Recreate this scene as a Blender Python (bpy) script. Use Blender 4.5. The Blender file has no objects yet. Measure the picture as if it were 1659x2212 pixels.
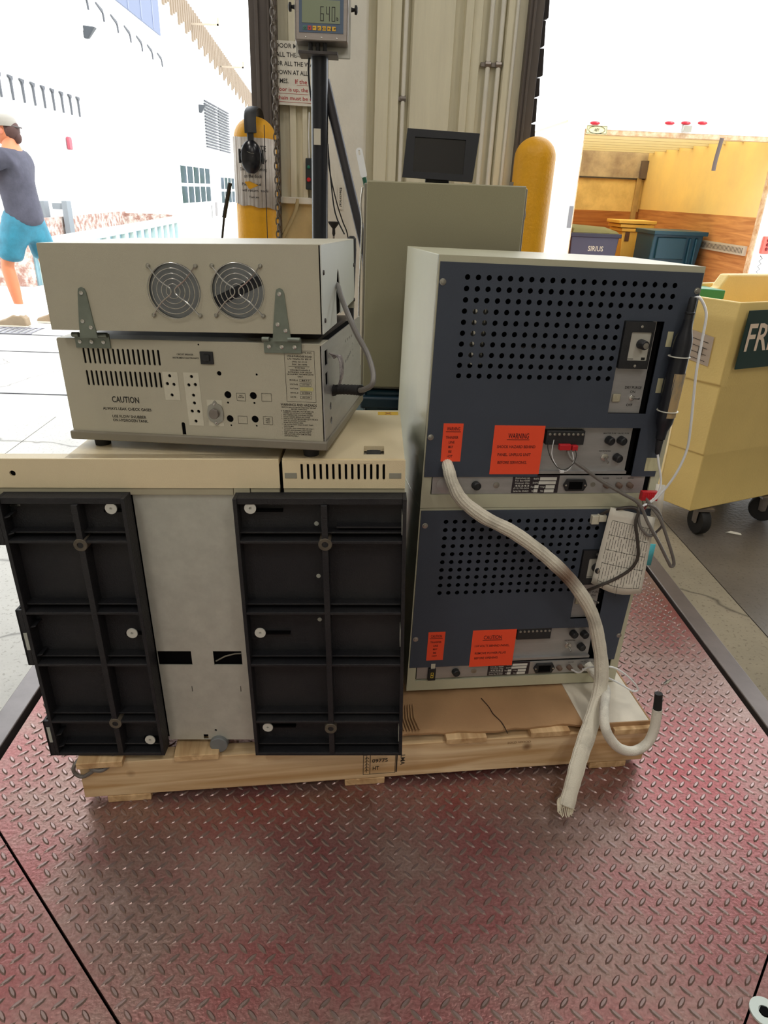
import bpy, bmesh, math, random
from mathutils import Vector, Matrix, Euler
random.seed(7)
PI = math.pi
SC = bpy.context.scene
COL = SC.collection

# ---------------------------------------------------------------- camera
CAM_H = 1.22
R = ((0.9990564, 0.0241959, 0.0360662), (-0.0223302, -0.4260836, 0.9044081), (0.0372502, -0.9043602, -0.4251413))
FPX = 1478.0
cam_d = bpy.data.cameras.new('camera')
cam = bpy.data.objects.new('camera', cam_d)
COL.objects.link(cam)
m = Matrix.Identity(4)
for i in range(3):
    m[i][0], m[i][1], m[i][2] = R[i][0], -R[i][1], -R[i][2]
m[2][3] = CAM_H
cam.matrix_world = m
cam_d.sensor_fit = 'VERTICAL'
cam_d.sensor_height = 24.0
cam_d.lens = FPX * 24.0 / 2212.0
cam_d.clip_start = 0.05
cam_d.clip_end = 300
SC.camera = cam

# ---------------------------------------------------------------- world, sun, lamps, exposure
W = bpy.data.worlds.new('world'); SC.world = W; W.use_nodes = True
bg = W.node_tree.nodes['Background']
bg.inputs[0].default_value = (0.93, 0.97, 1.0, 1)
bg.inputs[1].default_value = 2.7
sun_d = bpy.data.lights.new('sun', 'SUN'); sun_d.energy = 1.8; sun_d.angle = math.radians(1.5); sun_d.color = (1, .97, .92)
sun = bpy.data.objects.new('sun', sun_d); COL.objects.link(sun)
sun.rotation_euler = Vector((-1.0, 0.75, -1.5)).to_track_quat('-Z', 'Y').to_euler()
SC.view_settings.view_transform = 'Standard'
SC.view_settings.look = 'None'
SC.view_settings.exposure = 0.3
SC.view_settings.gamma = 1.0
SC.view_settings.use_curve_mapping = False
SC.cycles.use_denoising = True
SC.cycles.max_bounces = 8
SC.cycles.diffuse_bounces = 5
SC.cycles.sample_clamp_indirect = 6
FILL_W = 24.0

# ---------------------------------------------------------------- helpers
def at(px, py, Y):
    d = (px - 829.5, py - 1106.0, FPX)
    w = [sum(R[i][j] * d[j] for j in range(3)) for i in range(3)]
    t = Y / w[1]
    return Vector((w[0] * t, Y, CAM_H + w[2] * t))

def lin(c):
    c = c / 255.0
    return c / 12.92 if c <= 0.04045 else ((c + 0.055) / 1.055) ** 2.4

def S(r, g, b):
    return (lin(r), lin(g), lin(b), 1.0)

def mat(name, col, rough=0.5, metal=0.0, var=0.0, scale=8.0, col2=None, bump=0.0, bscale=120.0, spec=0.5, stretch=None, emit=0.0, detail=6.0, contrast=None, rvar=0.0, alpha=1.0, trans=0.0):
    M = bpy.data.materials.new(name); M.use_nodes = True
    nt = M.node_tree; N = nt.nodes; L = nt.links
    b = N['Principled BSDF']
    b.inputs['Base Color'].default_value = col
    b.inputs['Roughness'].default_value = rough
    b.inputs['Metallic'].default_value = metal
    b.inputs['Specular IOR Level'].default_value = spec
    if alpha < 1: b.inputs['Alpha'].default_value = alpha
    if trans: b.inputs['Transmission Weight'].default_value = trans
    if emit:
        b.inputs['Emission Color'].default_value = col
        b.inputs['Emission Strength'].default_value = emit
    tc = N.new('ShaderNodeTexCoord')
    mp = N.new('ShaderNodeMapping'); L.new(tc.outputs['Object'], mp.inputs[0])
    if stretch: mp.inputs['Scale'].default_value = stretch
    if var or col2:
        n = N.new('ShaderNodeTexNoise'); n.inputs['Scale'].default_value = scale; n.inputs['Detail'].default_value = detail
        n.inputs['Roughness'].default_value = 0.65
        L.new(mp.outputs[0], n.inputs['Vector'])
        r = N.new('ShaderNodeValToRGB')
        lo, hi = contrast or (0.3, 0.7)
        r.color_ramp.elements[0].position = lo; r.color_ramp.elements[1].position = hi
        if col2:
            r.color_ramp.elements[0].color = col; r.color_ramp.elements[1].color = col2
        else:
            r.color_ramp.elements[0].color = tuple(max(0, c * (1 - var)) for c in col[:3]) + (1,)
            r.color_ramp.elements[1].color = tuple(min(1, c * (1 + var)) for c in col[:3]) + (1,)
        L.new(n.outputs['Fac'], r.inputs[0]); L.new(r.outputs[0], b.inputs['Base Color'])
        if rvar:
            mr = N.new('ShaderNodeMapRange'); mr.inputs['To Min'].default_value = max(.05, rough - rvar); mr.inputs['To Max'].default_value = min(1, rough + rvar)
            L.new(n.outputs['Fac'], mr.inputs['Value']); L.new(mr.outputs[0], b.inputs['Roughness'])
    if bump:
        n2 = N.new('ShaderNodeTexNoise'); n2.inputs['Scale'].default_value = bscale; n2.inputs['Detail'].default_value = 3
        L.new(mp.outputs[0], n2.inputs['Vector'])
        bp = N.new('ShaderNodeBump'); bp.inputs['Strength'].default_value = bump; bp.inputs['Distance'].default_value = 0.01
        L.new(n2.outputs['Fac'], bp.inputs['Height']); L.new(bp.outputs[0], b.inputs['Normal'])
    return M

def wood(name, c1, c2, rough=0.75, axis=0, knots=True, sc=1.0):
    M = bpy.data.materials.new(name); M.use_nodes = True
    nt = M.node_tree; N = nt.nodes; L = nt.links; b = N['Principled BSDF']
    b.inputs['Roughness'].default_value = rough
    tc = N.new('ShaderNodeTexCoord'); mp = N.new('ShaderNodeMapping'); L.new(tc.outputs['Object'], mp.inputs[0])
    s = [14 * sc, 14 * sc, 14 * sc]; s[axis] = 0.9 * sc
    mp.inputs['Scale'].default_value = s
    n = N.new('ShaderNodeTexNoise'); n.inputs['Scale'].default_value = 2.2; n.inputs['Detail'].default_value = 8; n.inputs['Distortion'].default_value = 1.2
    L.new(mp.outputs[0], n.inputs['Vector'])
    r = N.new('ShaderNodeValToRGB'); r.color_ramp.elements[0].position = .32; r.color_ramp.elements[1].position = .68
    r.color_ramp.elements[0].color = c1; r.color_ramp.elements[1].color = c2
    L.new(n.outputs['Fac'], r.inputs[0])
    out = r.outputs[0]
    if knots:
        v = N.new('ShaderNodeTexVoronoi'); v.inputs['Scale'].default_value = 11.0
        L.new(tc.outputs['Object'], v.inputs['Vector'])
        r2 = N.new('ShaderNodeValToRGB'); r2.color_ramp.elements[0].position = .05; r2.color_ramp.elements[1].position = .16
        r2.color_ramp.elements[0].color = (.22, .13, .07, 1); r2.color_ramp.elements[1].color = (1, 1, 1, 1)
        L.new(v.outputs['Distance'], r2.inputs[0])
        mx = N.new('ShaderNodeMixRGB'); mx.blend_type = 'MULTIPLY'; mx.inputs[0].default_value = .75
        L.new(out, mx.inputs[1]); L.new(r2.outputs[0], mx.inputs[2]); out = mx.outputs[0]
    L.new(out, b.inputs['Base Color'])
    bp = N.new('ShaderNodeBump'); bp.inputs['Strength'].default_value = .35; bp.inputs['Distance'].default_value = .004
    L.new(n.outputs['Fac'], bp.inputs['Height']); L.new(bp.outputs[0], b.inputs['Normal'])
    return M

def frame_matrix(x, y, z, yaw=0, rx=0, ry=0):
    return Matrix.Translation((x, y, z)) @ Matrix.Rotation(yaw, 4, 'Z') @ Matrix.Rotation(rx, 4, 'X') @ Matrix.Rotation(ry, 4, 'Y')

def tag(o, label=None, cat=None, group=None, kind=None):
    if label: o['label'] = label
    if cat: o['category'] = cat
    if group: o['group'] = group
    if kind: o['kind'] = kind
    return o

def thing(name, label, cat, M4=None, group=None):
    o = bpy.data.objects.new(name, None); COL.objects.link(o)
    o.empty_display_size = .05
    if M4 is not None:
        o.matrix_world = M4 if isinstance(M4, Matrix) else Matrix.Translation(M4)
    return tag(o, label, cat, group)

class MB:
    def __init__(s):
        s.bm = bmesh.new(); s.mi = 0
    def _f(s, vs):
        try:
            f = s.bm.faces.new(vs); f.material_index = s.mi; return f
        except ValueError:
            return None
    def box(s, x0, x1, y0, y1, z0, z1, M4=None):
        v = [s.bm.verts.new(p) for p in ((x0, y0, z0), (x1, y0, z0), (x1, y1, z0), (x0, y1, z0), (x0, y0, z1), (x1, y0, z1), (x1, y1, z1), (x0, y1, z1))]
        if M4 is not None:
            for q in v: q.co = M4 @ q.co
        for f in ((0, 3, 2, 1), (4, 5, 6, 7), (0, 1, 5, 4), (1, 2, 6, 5), (2, 3, 7, 6), (3, 0, 4, 7)): s._f([v[i] for i in f])
        return s
    def hexa(s, pts):
        v = [s.bm.verts.new(p) for p in pts]
        for f in ((0, 3, 2, 1), (4, 5, 6, 7), (0, 1, 5, 4), (1, 2, 6, 5), (2, 3, 7, 6), (3, 0, 4, 7)): s._f([v[i] for i in f])
        return s
    def prism(s, pts, a, b, axis='y'):
        """polygon (u,v) extruded from a to b along axis; y: (u,a,v), z: (u,v,a), x: (a,u,v)"""
        def P(u, v, w):
            return (u, w, v) if axis == 'y' else ((u, v, w) if axis == 'z' else (w, u, v))
        A = [s.bm.verts.new(P(u, v, a)) for u, v in pts]; B = [s.bm.verts.new(P(u, v, b)) for u, v in pts]
        n = len(pts)
        s._f(A[::-1]); s._f(B)
        for i in range(n): s._f([A[i], A[(i + 1) % n], B[(i + 1) % n], B[i]])
        return s
    def ring_strip(s, rings, cap=True, closed=False):
        n = len(rings[0]); V = [[s.bm.verts.new(p) for p in r] for r in rings]
        m_ = len(V)
        for k in range(m_ if closed else m_ - 1):
            a, b = V[k], V[(k + 1) % m_]
            for i in range(n): s._f([a[i], a[(i + 1) % n], b[(i + 1) % n], b[i]])
        if cap and not closed:
            s._f(V[0][::-1]); s._f(V[-1])
        return s
    def tube(s, pts, r, seg=10, cap=True, closed=False, flat=None):
        P = [Vector(p) for p in pts]; n = len(P)
        rr = r if isinstance(r, (list, tuple)) else [r] * n
        rings = []; prev = None
        for i in range(n):
            if closed: t = (P[(i + 1) % n] - P[i - 1]).normalized()
            else: t = ((P[min(i + 1, n - 1)] - P[max(i - 1, 0)])).normalized()
            if prev is None:
                u = t.orthogonal().normalized() if flat is None else (Vector(flat) - t * t.dot(Vector(flat))).normalized()
            else:
                u = (prev - t * t.dot(prev)); u = u.normalized() if u.length > 1e-6 else t.orthogonal().normalized()
            prev = u; w = t.cross(u)
            ri = rr[i]; ra, rb = ri if isinstance(ri, tuple) else (ri, ri)
            rings.append([P[i] + u * ra * math.cos(2 * PI * k / seg) + w * rb * math.sin(2 * PI * k / seg) for k in range(seg)])
        return s.ring_strip(rings, cap, closed)
    def cyl(s, p0, p1, r, seg=16, r2=None):
        return s.tube([p0, p1], [r, r if r2 is None else r2], seg)
    def lathe(s, prof, o=(0, 0, 0), ax=(0, 0, 1), seg=20):
        ax = Vector(ax).normalized(); u = ax.orthogonal().normalized(); w = ax.cross(u); o = Vector(o)
        rings = [[o + ax * h + (u * math.cos(2 * PI * k / seg) + w * math.sin(2 * PI * k / seg)) * max(r, 1e-5) for k in range(seg)] for r, h in prof]
        return s.ring_strip(rings)
    def ball(s, c, r, seg=14, scale=(1, 1, 1)):
        c = Vector(c); rings = []
        for j in range(1, seg // 2 + 1):
            th = PI * (j - .5 if j < 1 else j) / (seg // 2 + 1)
            rings.append([c + Vector((math.sin(th) * math.cos(2 * PI * k / seg) * r * scale[0], math.sin(th) * math.sin(2 * PI * k / seg) * r * scale[1], math.cos(th) * r * scale[2])) for k in range(seg)])
        return s.ring_strip(rings)
    def plate(s, outer, holes, y0, y1):
        """flat sheet in the x-z plane between y0 and y1 with holes cut through"""
        cu = bpy.data.curves.new('c', 'CURVE'); cu.dimensions = '2D'; cu.fill_mode = 'BOTH'; cu.extrude = abs(y1 - y0) / 2
        for loop in [outer] + holes:
            sp = cu.splines.new('POLY'); sp.points.add(len(loop) - 1)
            for i, (x, z) in enumerate(loop): sp.points[i].co = (x, z, 0, 1)
            sp.use_cyclic_u = True
        return s._curve(cu, (y0 + y1) / 2)
    def _curve(s, cu, ymid, f=lambda x, z: (x, z)):
        ob = bpy.data.objects.new('t', cu); COL.objects.link(ob)
        dg = bpy.context.evaluated_depsgraph_get(); dg.update()
        me = bpy.data.meshes.new_from_object(ob.evaluated_get(dg))
        vs = []
        for v in me.vertices:
            x, z = f(v.co.x, v.co.y)
            vs.append(s.bm.verts.new((x, ymid - v.co.z, z)))
        for p in me.polygons: s._f([vs[i] for i in p.vertices])
        bpy.data.objects.remove(ob); bpy.data.curves.remove(cu); bpy.data.meshes.remove(me)
        return s
    def text(s, body, x0, x1, z0, h, y=-.0006, skew=0.0, italic=0.0):
        """lettering filling x0..x1 with height h above z0, on the plane y"""
        cu = bpy.data.curves.new('f', 'FONT'); cu.body = body; cu.size = 1; cu.extrude = 0.0; cu.resolution_u = 2; cu.shear = italic; cu.offset = .012
        ob = bpy.data.objects.new('t', cu); COL.objects.link(ob)
        dg = bpy.context.evaluated_depsgraph_get(); dg.update()
        me = bpy.data.meshes.new_from_object(ob.evaluated_get(dg))
        xs = [v.co.x for v in me.vertices]; zs = [v.co.y for v in me.vertices]
        a, b, c, d = min(xs), max(xs), min(zs), max(zs)
        vs = [s.bm.verts.new((x0 + (v.co.x - a) / (b - a) * (x1 - x0), y, z0 + (v.co.y - c) / (d - c) * h + skew * (v.co.x - a) / (b - a))) for v in me.vertices]
        for p in me.polygons: s._f([vs[i] for i in p.vertices])
        bpy.data.objects.remove(ob); bpy.data.curves.remove(cu); bpy.data.meshes.remove(me)
        return s
    def outline(s, x0, x1, z0, z1, t=.0006, y=-.0006):
        for a, b, c, d in ((x0, x1, z0, z0 + t), (x0, x1, z1 - t, z1), (x0, x0 + t, z0 + t, z1 - t), (x1 - t, x1, z0 + t, z1 - t)):
            s.quad([(a, y, c), (b, y, c), (b, y, d), (a, y, d)])
        return s
    def quad(s, pts):
        s._f([s.bm.verts.new(p) for p in pts]); return s
    def xf(s, M4):
        s.bm.transform(M4); return s
    def build(s, name, mats, parent=None, bevel=0.0, smooth=35, label=None, M4=None, seg=2):
        me = bpy.data.meshes.new(name)
        bmesh.ops.recalc_face_normals(s.bm, faces=s.bm.faces)
        s.bm.to_mesh(me); s.bm.free()
        for mm in (mats if isinstance(mats, (list, tuple)) else [mats]): me.materials.append(mm)
        o = bpy.data.objects.new(name, me); COL.objects.link(o)
        if smooth:
            me.polygons.foreach_set('use_smooth', [True] * len(me.polygons)); me.set_sharp_from_angle(angle=math.radians(smooth))
        if bevel:
            md = o.modifiers.new('bevel', 'BEVEL'); md.width = bevel; md.segments = seg; md.limit_method = 'ANGLE'; md.angle_limit = math.radians(40)
            md.harden_normals = False
        if M4 is not None: o.matrix_world = M4
        if parent: o.parent = parent
        if label: o['label'] = label
        return o

def circle(x, z, r, n=12):
    return [(x + r * math.cos(2 * PI * k / n), z + r * math.sin(2 * PI * k / n)) for k in range(n)]
def slot(x, z0, z1, r, n=5):
    p = [(x + r * math.cos(PI * k / n), z1 - r + r * math.sin(PI * k / n)) for k in range(n + 1)]
    p += [(x - r * math.cos(PI * k / n), z0 + r - r * math.sin(PI * k / n)) for k in range(n + 1)]
    return p
def rect(x0, x1, z0, z1):
    return [(x0, z0), (x1, z0), (x1, z1), (x0, z1)]
def smooth_path(pts, k=4):
    P = [Vector(p) for p in pts]; out = []
    for i in range(len(P) - 1):
        p0 = P[max(i - 1, 0)]; p1 = P[i]; p2 = P[i + 1]; p3 = P[min(i + 2, len(P) - 1)]
        for j in range(k):
            t = j / k
            out.append(.5 * ((2 * p1) + (p2 - p0) * t + (2 * p0 - 5 * p1 + 4 * p2 - p3) * t * t + (3 * p1 - p0 - 3 * p2 + p3) * t ** 3))
    out.append(P[-1]); return out

# ---------------------------------------------------------------- materials
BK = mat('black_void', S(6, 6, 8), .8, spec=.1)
BLKPL = mat('black_plastic', S(34, 35, 38), .5, var=.25, scale=14, bump=.15, bscale=400)
TRAY = mat('black_moulded_tray', S(24, 25, 30), .62, col2=S(44, 43, 44), scale=5, contrast=(.42, .8), bump=.2, bscale=300)
BEIGE = mat('beige_painted_metal', S(186, 181, 162), .38, var=.05, scale=5, bump=.12, bscale=700)
TAN = mat('tan_plastic', S(232, 216, 180), .45, var=.04, scale=4, bump=.15, bscale=500)
TANLIP = mat('greyish_tan_plastic', S(178, 172, 148), .5, var=.05, scale=6)
GREYB = mat('grey_beige_metal', S(132, 126, 112), .5, var=.08, scale=9)
CREAM = mat('cream_cabinet_paint', S(190, 188, 164), .32, var=.07, scale=4, bump=.06, bscale=500)
OLIVE = mat('olive_beige_paint', S(150, 145, 118), .55, var=.03, scale=3, bump=.1, bscale=600)
SLATE = mat('slate_blue_panel', S(62, 70, 84), .55, var=.08, scale=6, bump=.18, bscale=900)
ALU = mat('brushed_aluminium', S(176, 175, 175), .42, .55, var=.1, scale=10, bump=.05, bscale=300, stretch=(1, 1, 6))
GALV = mat('galvanised_sheet', S(196, 198, 188), .45, .35, var=.09, scale=30, bump=.04, bscale=700)
ZINC = mat('zinc_hinge_steel', S(128, 136, 126), .42, .5, var=.12, scale=25)
CHROME = mat('bright_steel', S(205, 203, 198), .22, .9)
SCREWM = mat('screw_steel', S(170, 168, 160), .3, .8)
INK = mat('black_print', S(32, 30, 28), .6)
WHITEINK = mat('white_print', S(215, 215, 208), .6)
ORANGE = mat('fluorescent_orange_label', S(255, 84, 48), .6, var=.02, scale=40)
TAPE = mat('masking_tape', S(208, 204, 186), .6, var=.06, scale=60)
TAPE2 = mat('yellowed_tape', S(200, 196, 160), .6, var=.06, scale=60)
PAPER = mat('white_paper', S(226, 222, 210), .7, var=.04, scale=20)
HOSE = mat('off_white_braid', S(222, 214, 192), .85, var=.1, scale=20, bump=.5, bscale=220)
HOSE2 = mat('white_braid', S(228, 226, 216), .85, var=.06, scale=20, bump=.5, bscale=220)
CABLE = mat('grey_cable_sheath', S(112, 108, 104), .45, var=.1, scale=30)
CABLE2 = mat('dark_cable_sheath', S(64, 58, 54), .45)
WTUBE = mat('white_tubing', S(232, 234, 236), .3)
RED = mat('red_plastic', S(196, 32, 42), .4)
PALW = wood('pallet_pine', S(196, 158, 110), S(240, 216, 176), axis=0)
PALW2 = wood('pallet_pine_cross', S(180, 142, 98), S(228, 196, 150), axis=1)
CARD = mat('cardboard', S(168, 132, 94), .85, var=.06, scale=10, bump=.1, bscale=200)
CARDW = mat('white_faced_cardboard', S(214, 206, 190), .7, var=.08, scale=14)
YEL = mat('yellow_bollard_plastic', S(232, 168, 22), .5, var=.1, scale=9, bump=.2, bscale=90)
YELB = mat('yellow_bin_plastic', S(250, 220, 142), .5, var=.05, scale=3, bump=.1, bscale=150)
STEELD = mat('dark_steel', S(70, 66, 66), .45, .5, var=.2, scale=10)
BLKSTEEL = mat('black_painted_steel', S(30, 32, 40), .3, .1)
RUBBER = mat('black_rubber', S(28, 27, 27), .7)
SSTEEL = mat('stainless_steel', S(142, 134, 128), .38, .7, var=.08, scale=12, stretch=(1, 1, 8))
GREENBIN = mat('green_label_panel', S(22, 54, 52), .45)
SIGNTXT = mat('cream_lettering', S(240, 218, 196), .55)

# ---------------------------------------------------------------- setting
def conc(name, c1, c2, rough, cracks=True):
    M = mat(name, c1, rough, col2=c2, scale=1.3, contrast=(.35, .68), bump=.1, bscale=60, detail=10, rvar=.12)
    nt = M.node_tree; N = nt.nodes; L = nt.links; b = N['Principled BSDF']
    src = b.inputs['Base Color'].links[0].from_socket
    tc = N.new('ShaderNodeTexCoord')
    n = N.new('ShaderNodeTexNoise'); n.inputs['Scale'].default_value = 90; n.inputs['Detail'].default_value = 4
    L.new(tc.outputs['Object'], n.inputs['Vector'])
    r = N.new('ShaderNodeValToRGB'); r.color_ramp.elements[0].position = .33; r.color_ramp.elements[1].position = .42
    r.color_ramp.elements[0].color = (.45, .42, .38, 1); r.color_ramp.elements[1].color = (1, 1, 1, 1)
    L.new(n.outputs['Fac'], r.inputs[0])
    mx = N.new('ShaderNodeMixRGB'); mx.blend_type = 'MULTIPLY'; mx.inputs[0].default_value = .6
    L.new(src, mx.inputs[1]); L.new(r.outputs[0], mx.inputs[2]); out = mx.outputs[0]
    if cracks:
        v = N.new('ShaderNodeTexVoronoi'); v.feature = 'DISTANCE_TO_EDGE'; v.inputs['Scale'].default_value = .75
        nz = N.new('ShaderNodeTexNoise'); nz.inputs['Scale'].default_value = 6
        L.new(tc.outputs['Object'], nz.inputs['Vector'])
        ad = N.new('ShaderNodeMixRGB'); ad.blend_type = 'ADD'; ad.inputs[0].default_value = .12
        L.new(tc.outputs['Object'], ad.inputs[1]); L.new(nz.outputs['Color'], ad.inputs[2]); L.new(ad.outputs[0], v.inputs['Vector'])
        r3 = N.new('ShaderNodeValToRGB'); r3.color_ramp.elements[0].position = .0; r3.color_ramp.elements[1].position = .006
        r3.color_ramp.elements[0].color = (.2, .18, .16, 1); r3.color_ramp.elements[1].color = (1, 1, 1, 1)
        L.new(v.outputs['Distance'], r3.inputs[0])
        m2 = N.new('ShaderNodeMixRGB'); m2.blend_type = 'MULTIPLY'; m2.inputs[0].default_value = .8
        L.new(out, m2.inputs[1]); L.new(r3.outputs[0], m2.inputs[2]); out = m2.outputs[0]
    L.new(out, b.inputs['Base Color'])
    return M
C_IN = conc('worn_concrete', S(186, 184, 178), S(216, 214, 208), .36)
C_STRIP = conc('rough_concrete_strip', S(128, 118, 98), S(160, 148, 124), .8)
C_DARK = conc('sealed_dark_concrete', S(88, 82, 76), S(118, 110, 100), .33, False)
C_YARD = conc('yard_concrete', S(205, 203, 198), S(228, 226, 220), .6)

SX0, SX1, SY0, SY1 = -.832, 1.068, -.9, 2.78         # floor-scale pit
def struct(o): o['kind'] = 'structure'; return o
mb = MB()
mb.box(-5, -1.72, -5, 3.75, -.2, 0); mb.box(-1.715, -.888, -5, 3.75, -.2, 0)
mb.box(-.888, 1.125, -5, SY0 - .06, -.2, 0); mb.box(-.888, 1.125, SY1 + .06, 3.75, -.2, 0)
struct(mb.build('floor', C_IN))
struct(MB().box(1.125, 1.285, -5, 3.75, -.2, 0).build('floor_strip_right', C_STRIP))
struct(MB().box(1.29, 6, -5, 3.75, -.2, -.001).build('floor_sealed_right', C_DARK))
struct(MB().box(-30, 1.2, 3.757, 60, -.3, -.002).build('floor_yard', C_YARD))
mb = MB(); mb.box(1.2, 30, 3.757, 60, -1.4, -1.1)
struct(mb.build('floor_dock_pit', C_YARD))
mb = MB()
for y in (4.18, 5.32, 5.95): mb.box(-8, 1.19, y, y + .018, -.002, .0005)
struct(mb.build('trim_1', mat('joint_filler', S(60, 60, 64), .8)))
WALLM = mat('warehouse_wall_paint', S(206, 200, 184), .7, var=.05, scale=1.5)
CEILM = mat('ceiling_paint', S(104, 103, 100), .8)
struct(MB().box(-5.15, -5, -5, 3.4, 0, 4.4).build('wall_left', WALLM))
struct(MB().box(6, 6.15, -5, 3.4, 0, 4.4).build('wall_right', WALLM))
struct(MB().box(-5.15, 6.15, -5.15, -5, 0, 4.4).build('wall_rear', WALLM))
struct(MB().box(-5.15, 6.15, -5.15, 3.9, 4.4, 4.6).build('ceiling', CEILM))
# front wall: lintel above the two dock doors, outer ends, pillar between the doors
SHEET = mat('painted_steel_cladding', S(220, 214, 190), .5, var=.09, scale=3, stretch=(6, 6, .5), bump=.1, bscale=200)
COLM = mat('painted_column', S(226, 223, 212), .55, var=.07, scale=4, bump=.1, bscale=60)
LOWM = mat('grubby_painted_block', S(212, 192, 144), .65, var=.14, scale=7)
JAMB = mat('dark_door_track', S(92, 84, 80), .6, var=.12, scale=6, stretch=(5, 5, .6))
mb = MB(); mb.box(-5.15, 6.15, 3.45, 3.75, 3.3, 4.4); mb.box(-5.15, -3.6, 3.45, 3.75, 0, 3.3); mb.box(4.9, 6.15, 3.45, 3.75, 0, 3.3)
struct(mb.build('wall_front', WALLM))
prof = [(-.385, 3.42), (-.345, 3.42), (-.34, 3.40), (-.315, 3.40), (-.31, 3.42), (-.29, 3.42), (-.285, 3.395), (-.265, 3.395), (-.26, 3.42), (-.235, 3.42), (-.235, 3.5), (-.385, 3.5)]
prof2 = [(-.01, 3.44), (.02, 3.44), (.025, 3.41), (.08, 3.41), (.085, 3.425), (.125, 3.425), (.13, 3.45), (.165, 3.45), (.175, 3.405), (.29, 3.405), (.345, 3.405), (.35, 3.44), (.385, 3.44), (.39, 3.405), (.42, 3.405), (.425, 3.42), (.46, 3.42), (.465, 3.45), (.56, 3.45), (.565, 3.41), (.645, 3.41), (.645, 3.52), (-.01, 3.52)]
pil = thing('wall_pillar', None, None)
pil['kind'] = 'structure'
mb = MB(); mb.prism(prof, 1.175, 3.6, 'z'); mb.prism(prof2, 0, 3.6, 'z')
mb.build('cladding', SHEET, pil, smooth=0)
MB().prism([(-.24, 3.37), (-.02, 3.37), (-.01, 3.38), (-.01, 3.6), (-.24, 3.6)], 0, 3.6, 'z').build('column_face', COLM, pil, bevel=.004)
mb = MB(); mb.box(-.4, -.235, 3.41, 3.6, 0, 1.155); mb.build('lower_block', LOWM, pil)
MB().box(-.4, -.235, 3.385, 3.5, 1.15, 1.177).build('ledge', COLM, pil, bevel=.003)
mb = MB(); mb.box(-.495, -.385, 3.36, 3.7, 0, 3.6); mb.box(-.47, -.455, 3.345, 3.36, 0, 3.6); mb.box(-.42, -.41, 3.345, 3.36, 0, 3.6); mb.build('door_track', JAMB, pil, bevel=.002)
mb = MB(); mb.box(.642, .70, 3.36, 3.7, 0, 3.6); mb.box(.655, .665, 3.345, 3.36, 0, 3.6); mb.build('door_track', JAMB, pil, bevel=.002)
# ragged brush seal on the right track
mb = MB(); z = 0.0
while z < 3.6:
    w = .022 + random.random() * .014; h = .05 + random.random() * .08
    mb.prism([(.70, z), (.70 + w, z + .01), (.70 + w * .8, z + h), (.70, z + h)], 3.4, 3.44)
    z += h
mb.build('brush_seal', mat('door_brush_seal', S(52, 48, 50), .9), pil)

# conduits on the pillar
def conduit(x, r, y, z0, z1, label, clamps=()):
    t = thing('conduit', label, 'pipe', (x, y, z0), 'conduits on the pillar')
    MB().cyl((0, 0, 0), (-.0, 0, z1 - z0), r, 10).build('pipe', COLM, t)
    for c in clamps:
        mb = MB(); mb.box(-.03, .0, r * .3, r * 1.6, c - z0 - .008, c - z0 + .008); mb.tube([(-.012, 0, c - z0), (.012, 0, c - z0)], r * 1.4, 8)
        mb.build('clamp', SSTEEL, t, bevel=.001)
conduit(.145, .009, 3.425, 0, 3.3, 'thin painted conduit left of centre on the ribbed pillar', (1.58,))
conduit(.50, .010, 3.43, 0, 3.3, 'left conduit of the pair near the pillar right edge', (1.72,))
conduit(.545, .010, 3.43, 0, 3.3, 'right conduit of the pair near the pillar right edge', (1.72,))
conduit(.60, .007, 3.40, 0, 3.3, 'slimmest conduit beside the dark right door track')

# unseen fill lamps, added under the ceiling to brighten the interior
FILLM = mat('fill_light_glow', (1, .96, .88, 1), .5, emit=3.0)
for i, (x, y) in enumerate(((-1.6, 1.3), (1.6, 1.3), (-1.6, -1.6), (1.6, -1.6), (0, -3.6))):
    t = thing('fill_light', 'long fill light added out of view under the ceiling', 'fill light', (x, y, 4.32), 'added fill lights over the scale')
    MB().box(-.15, .15, -.75, .75, 0, .08).build('housing', WALLM, t, bevel=.005)
    MB().box(-.11, .11, -.7, .7, -.02, 0).build('glow_panel', FILLM, t)
    ld = bpy.data.lights.new('fill_lamp', 'AREA'); ld.shape = 'RECTANGLE'; ld.size = .22; ld.size_y = 1.4; ld.energy = FILL_W; ld.color = (1, .95, .88)
    lo = bpy.data.objects.new('fill_lamp', ld); COL.objects.link(lo); lo.parent = t; lo.location = (0, 0, -.03)

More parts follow.
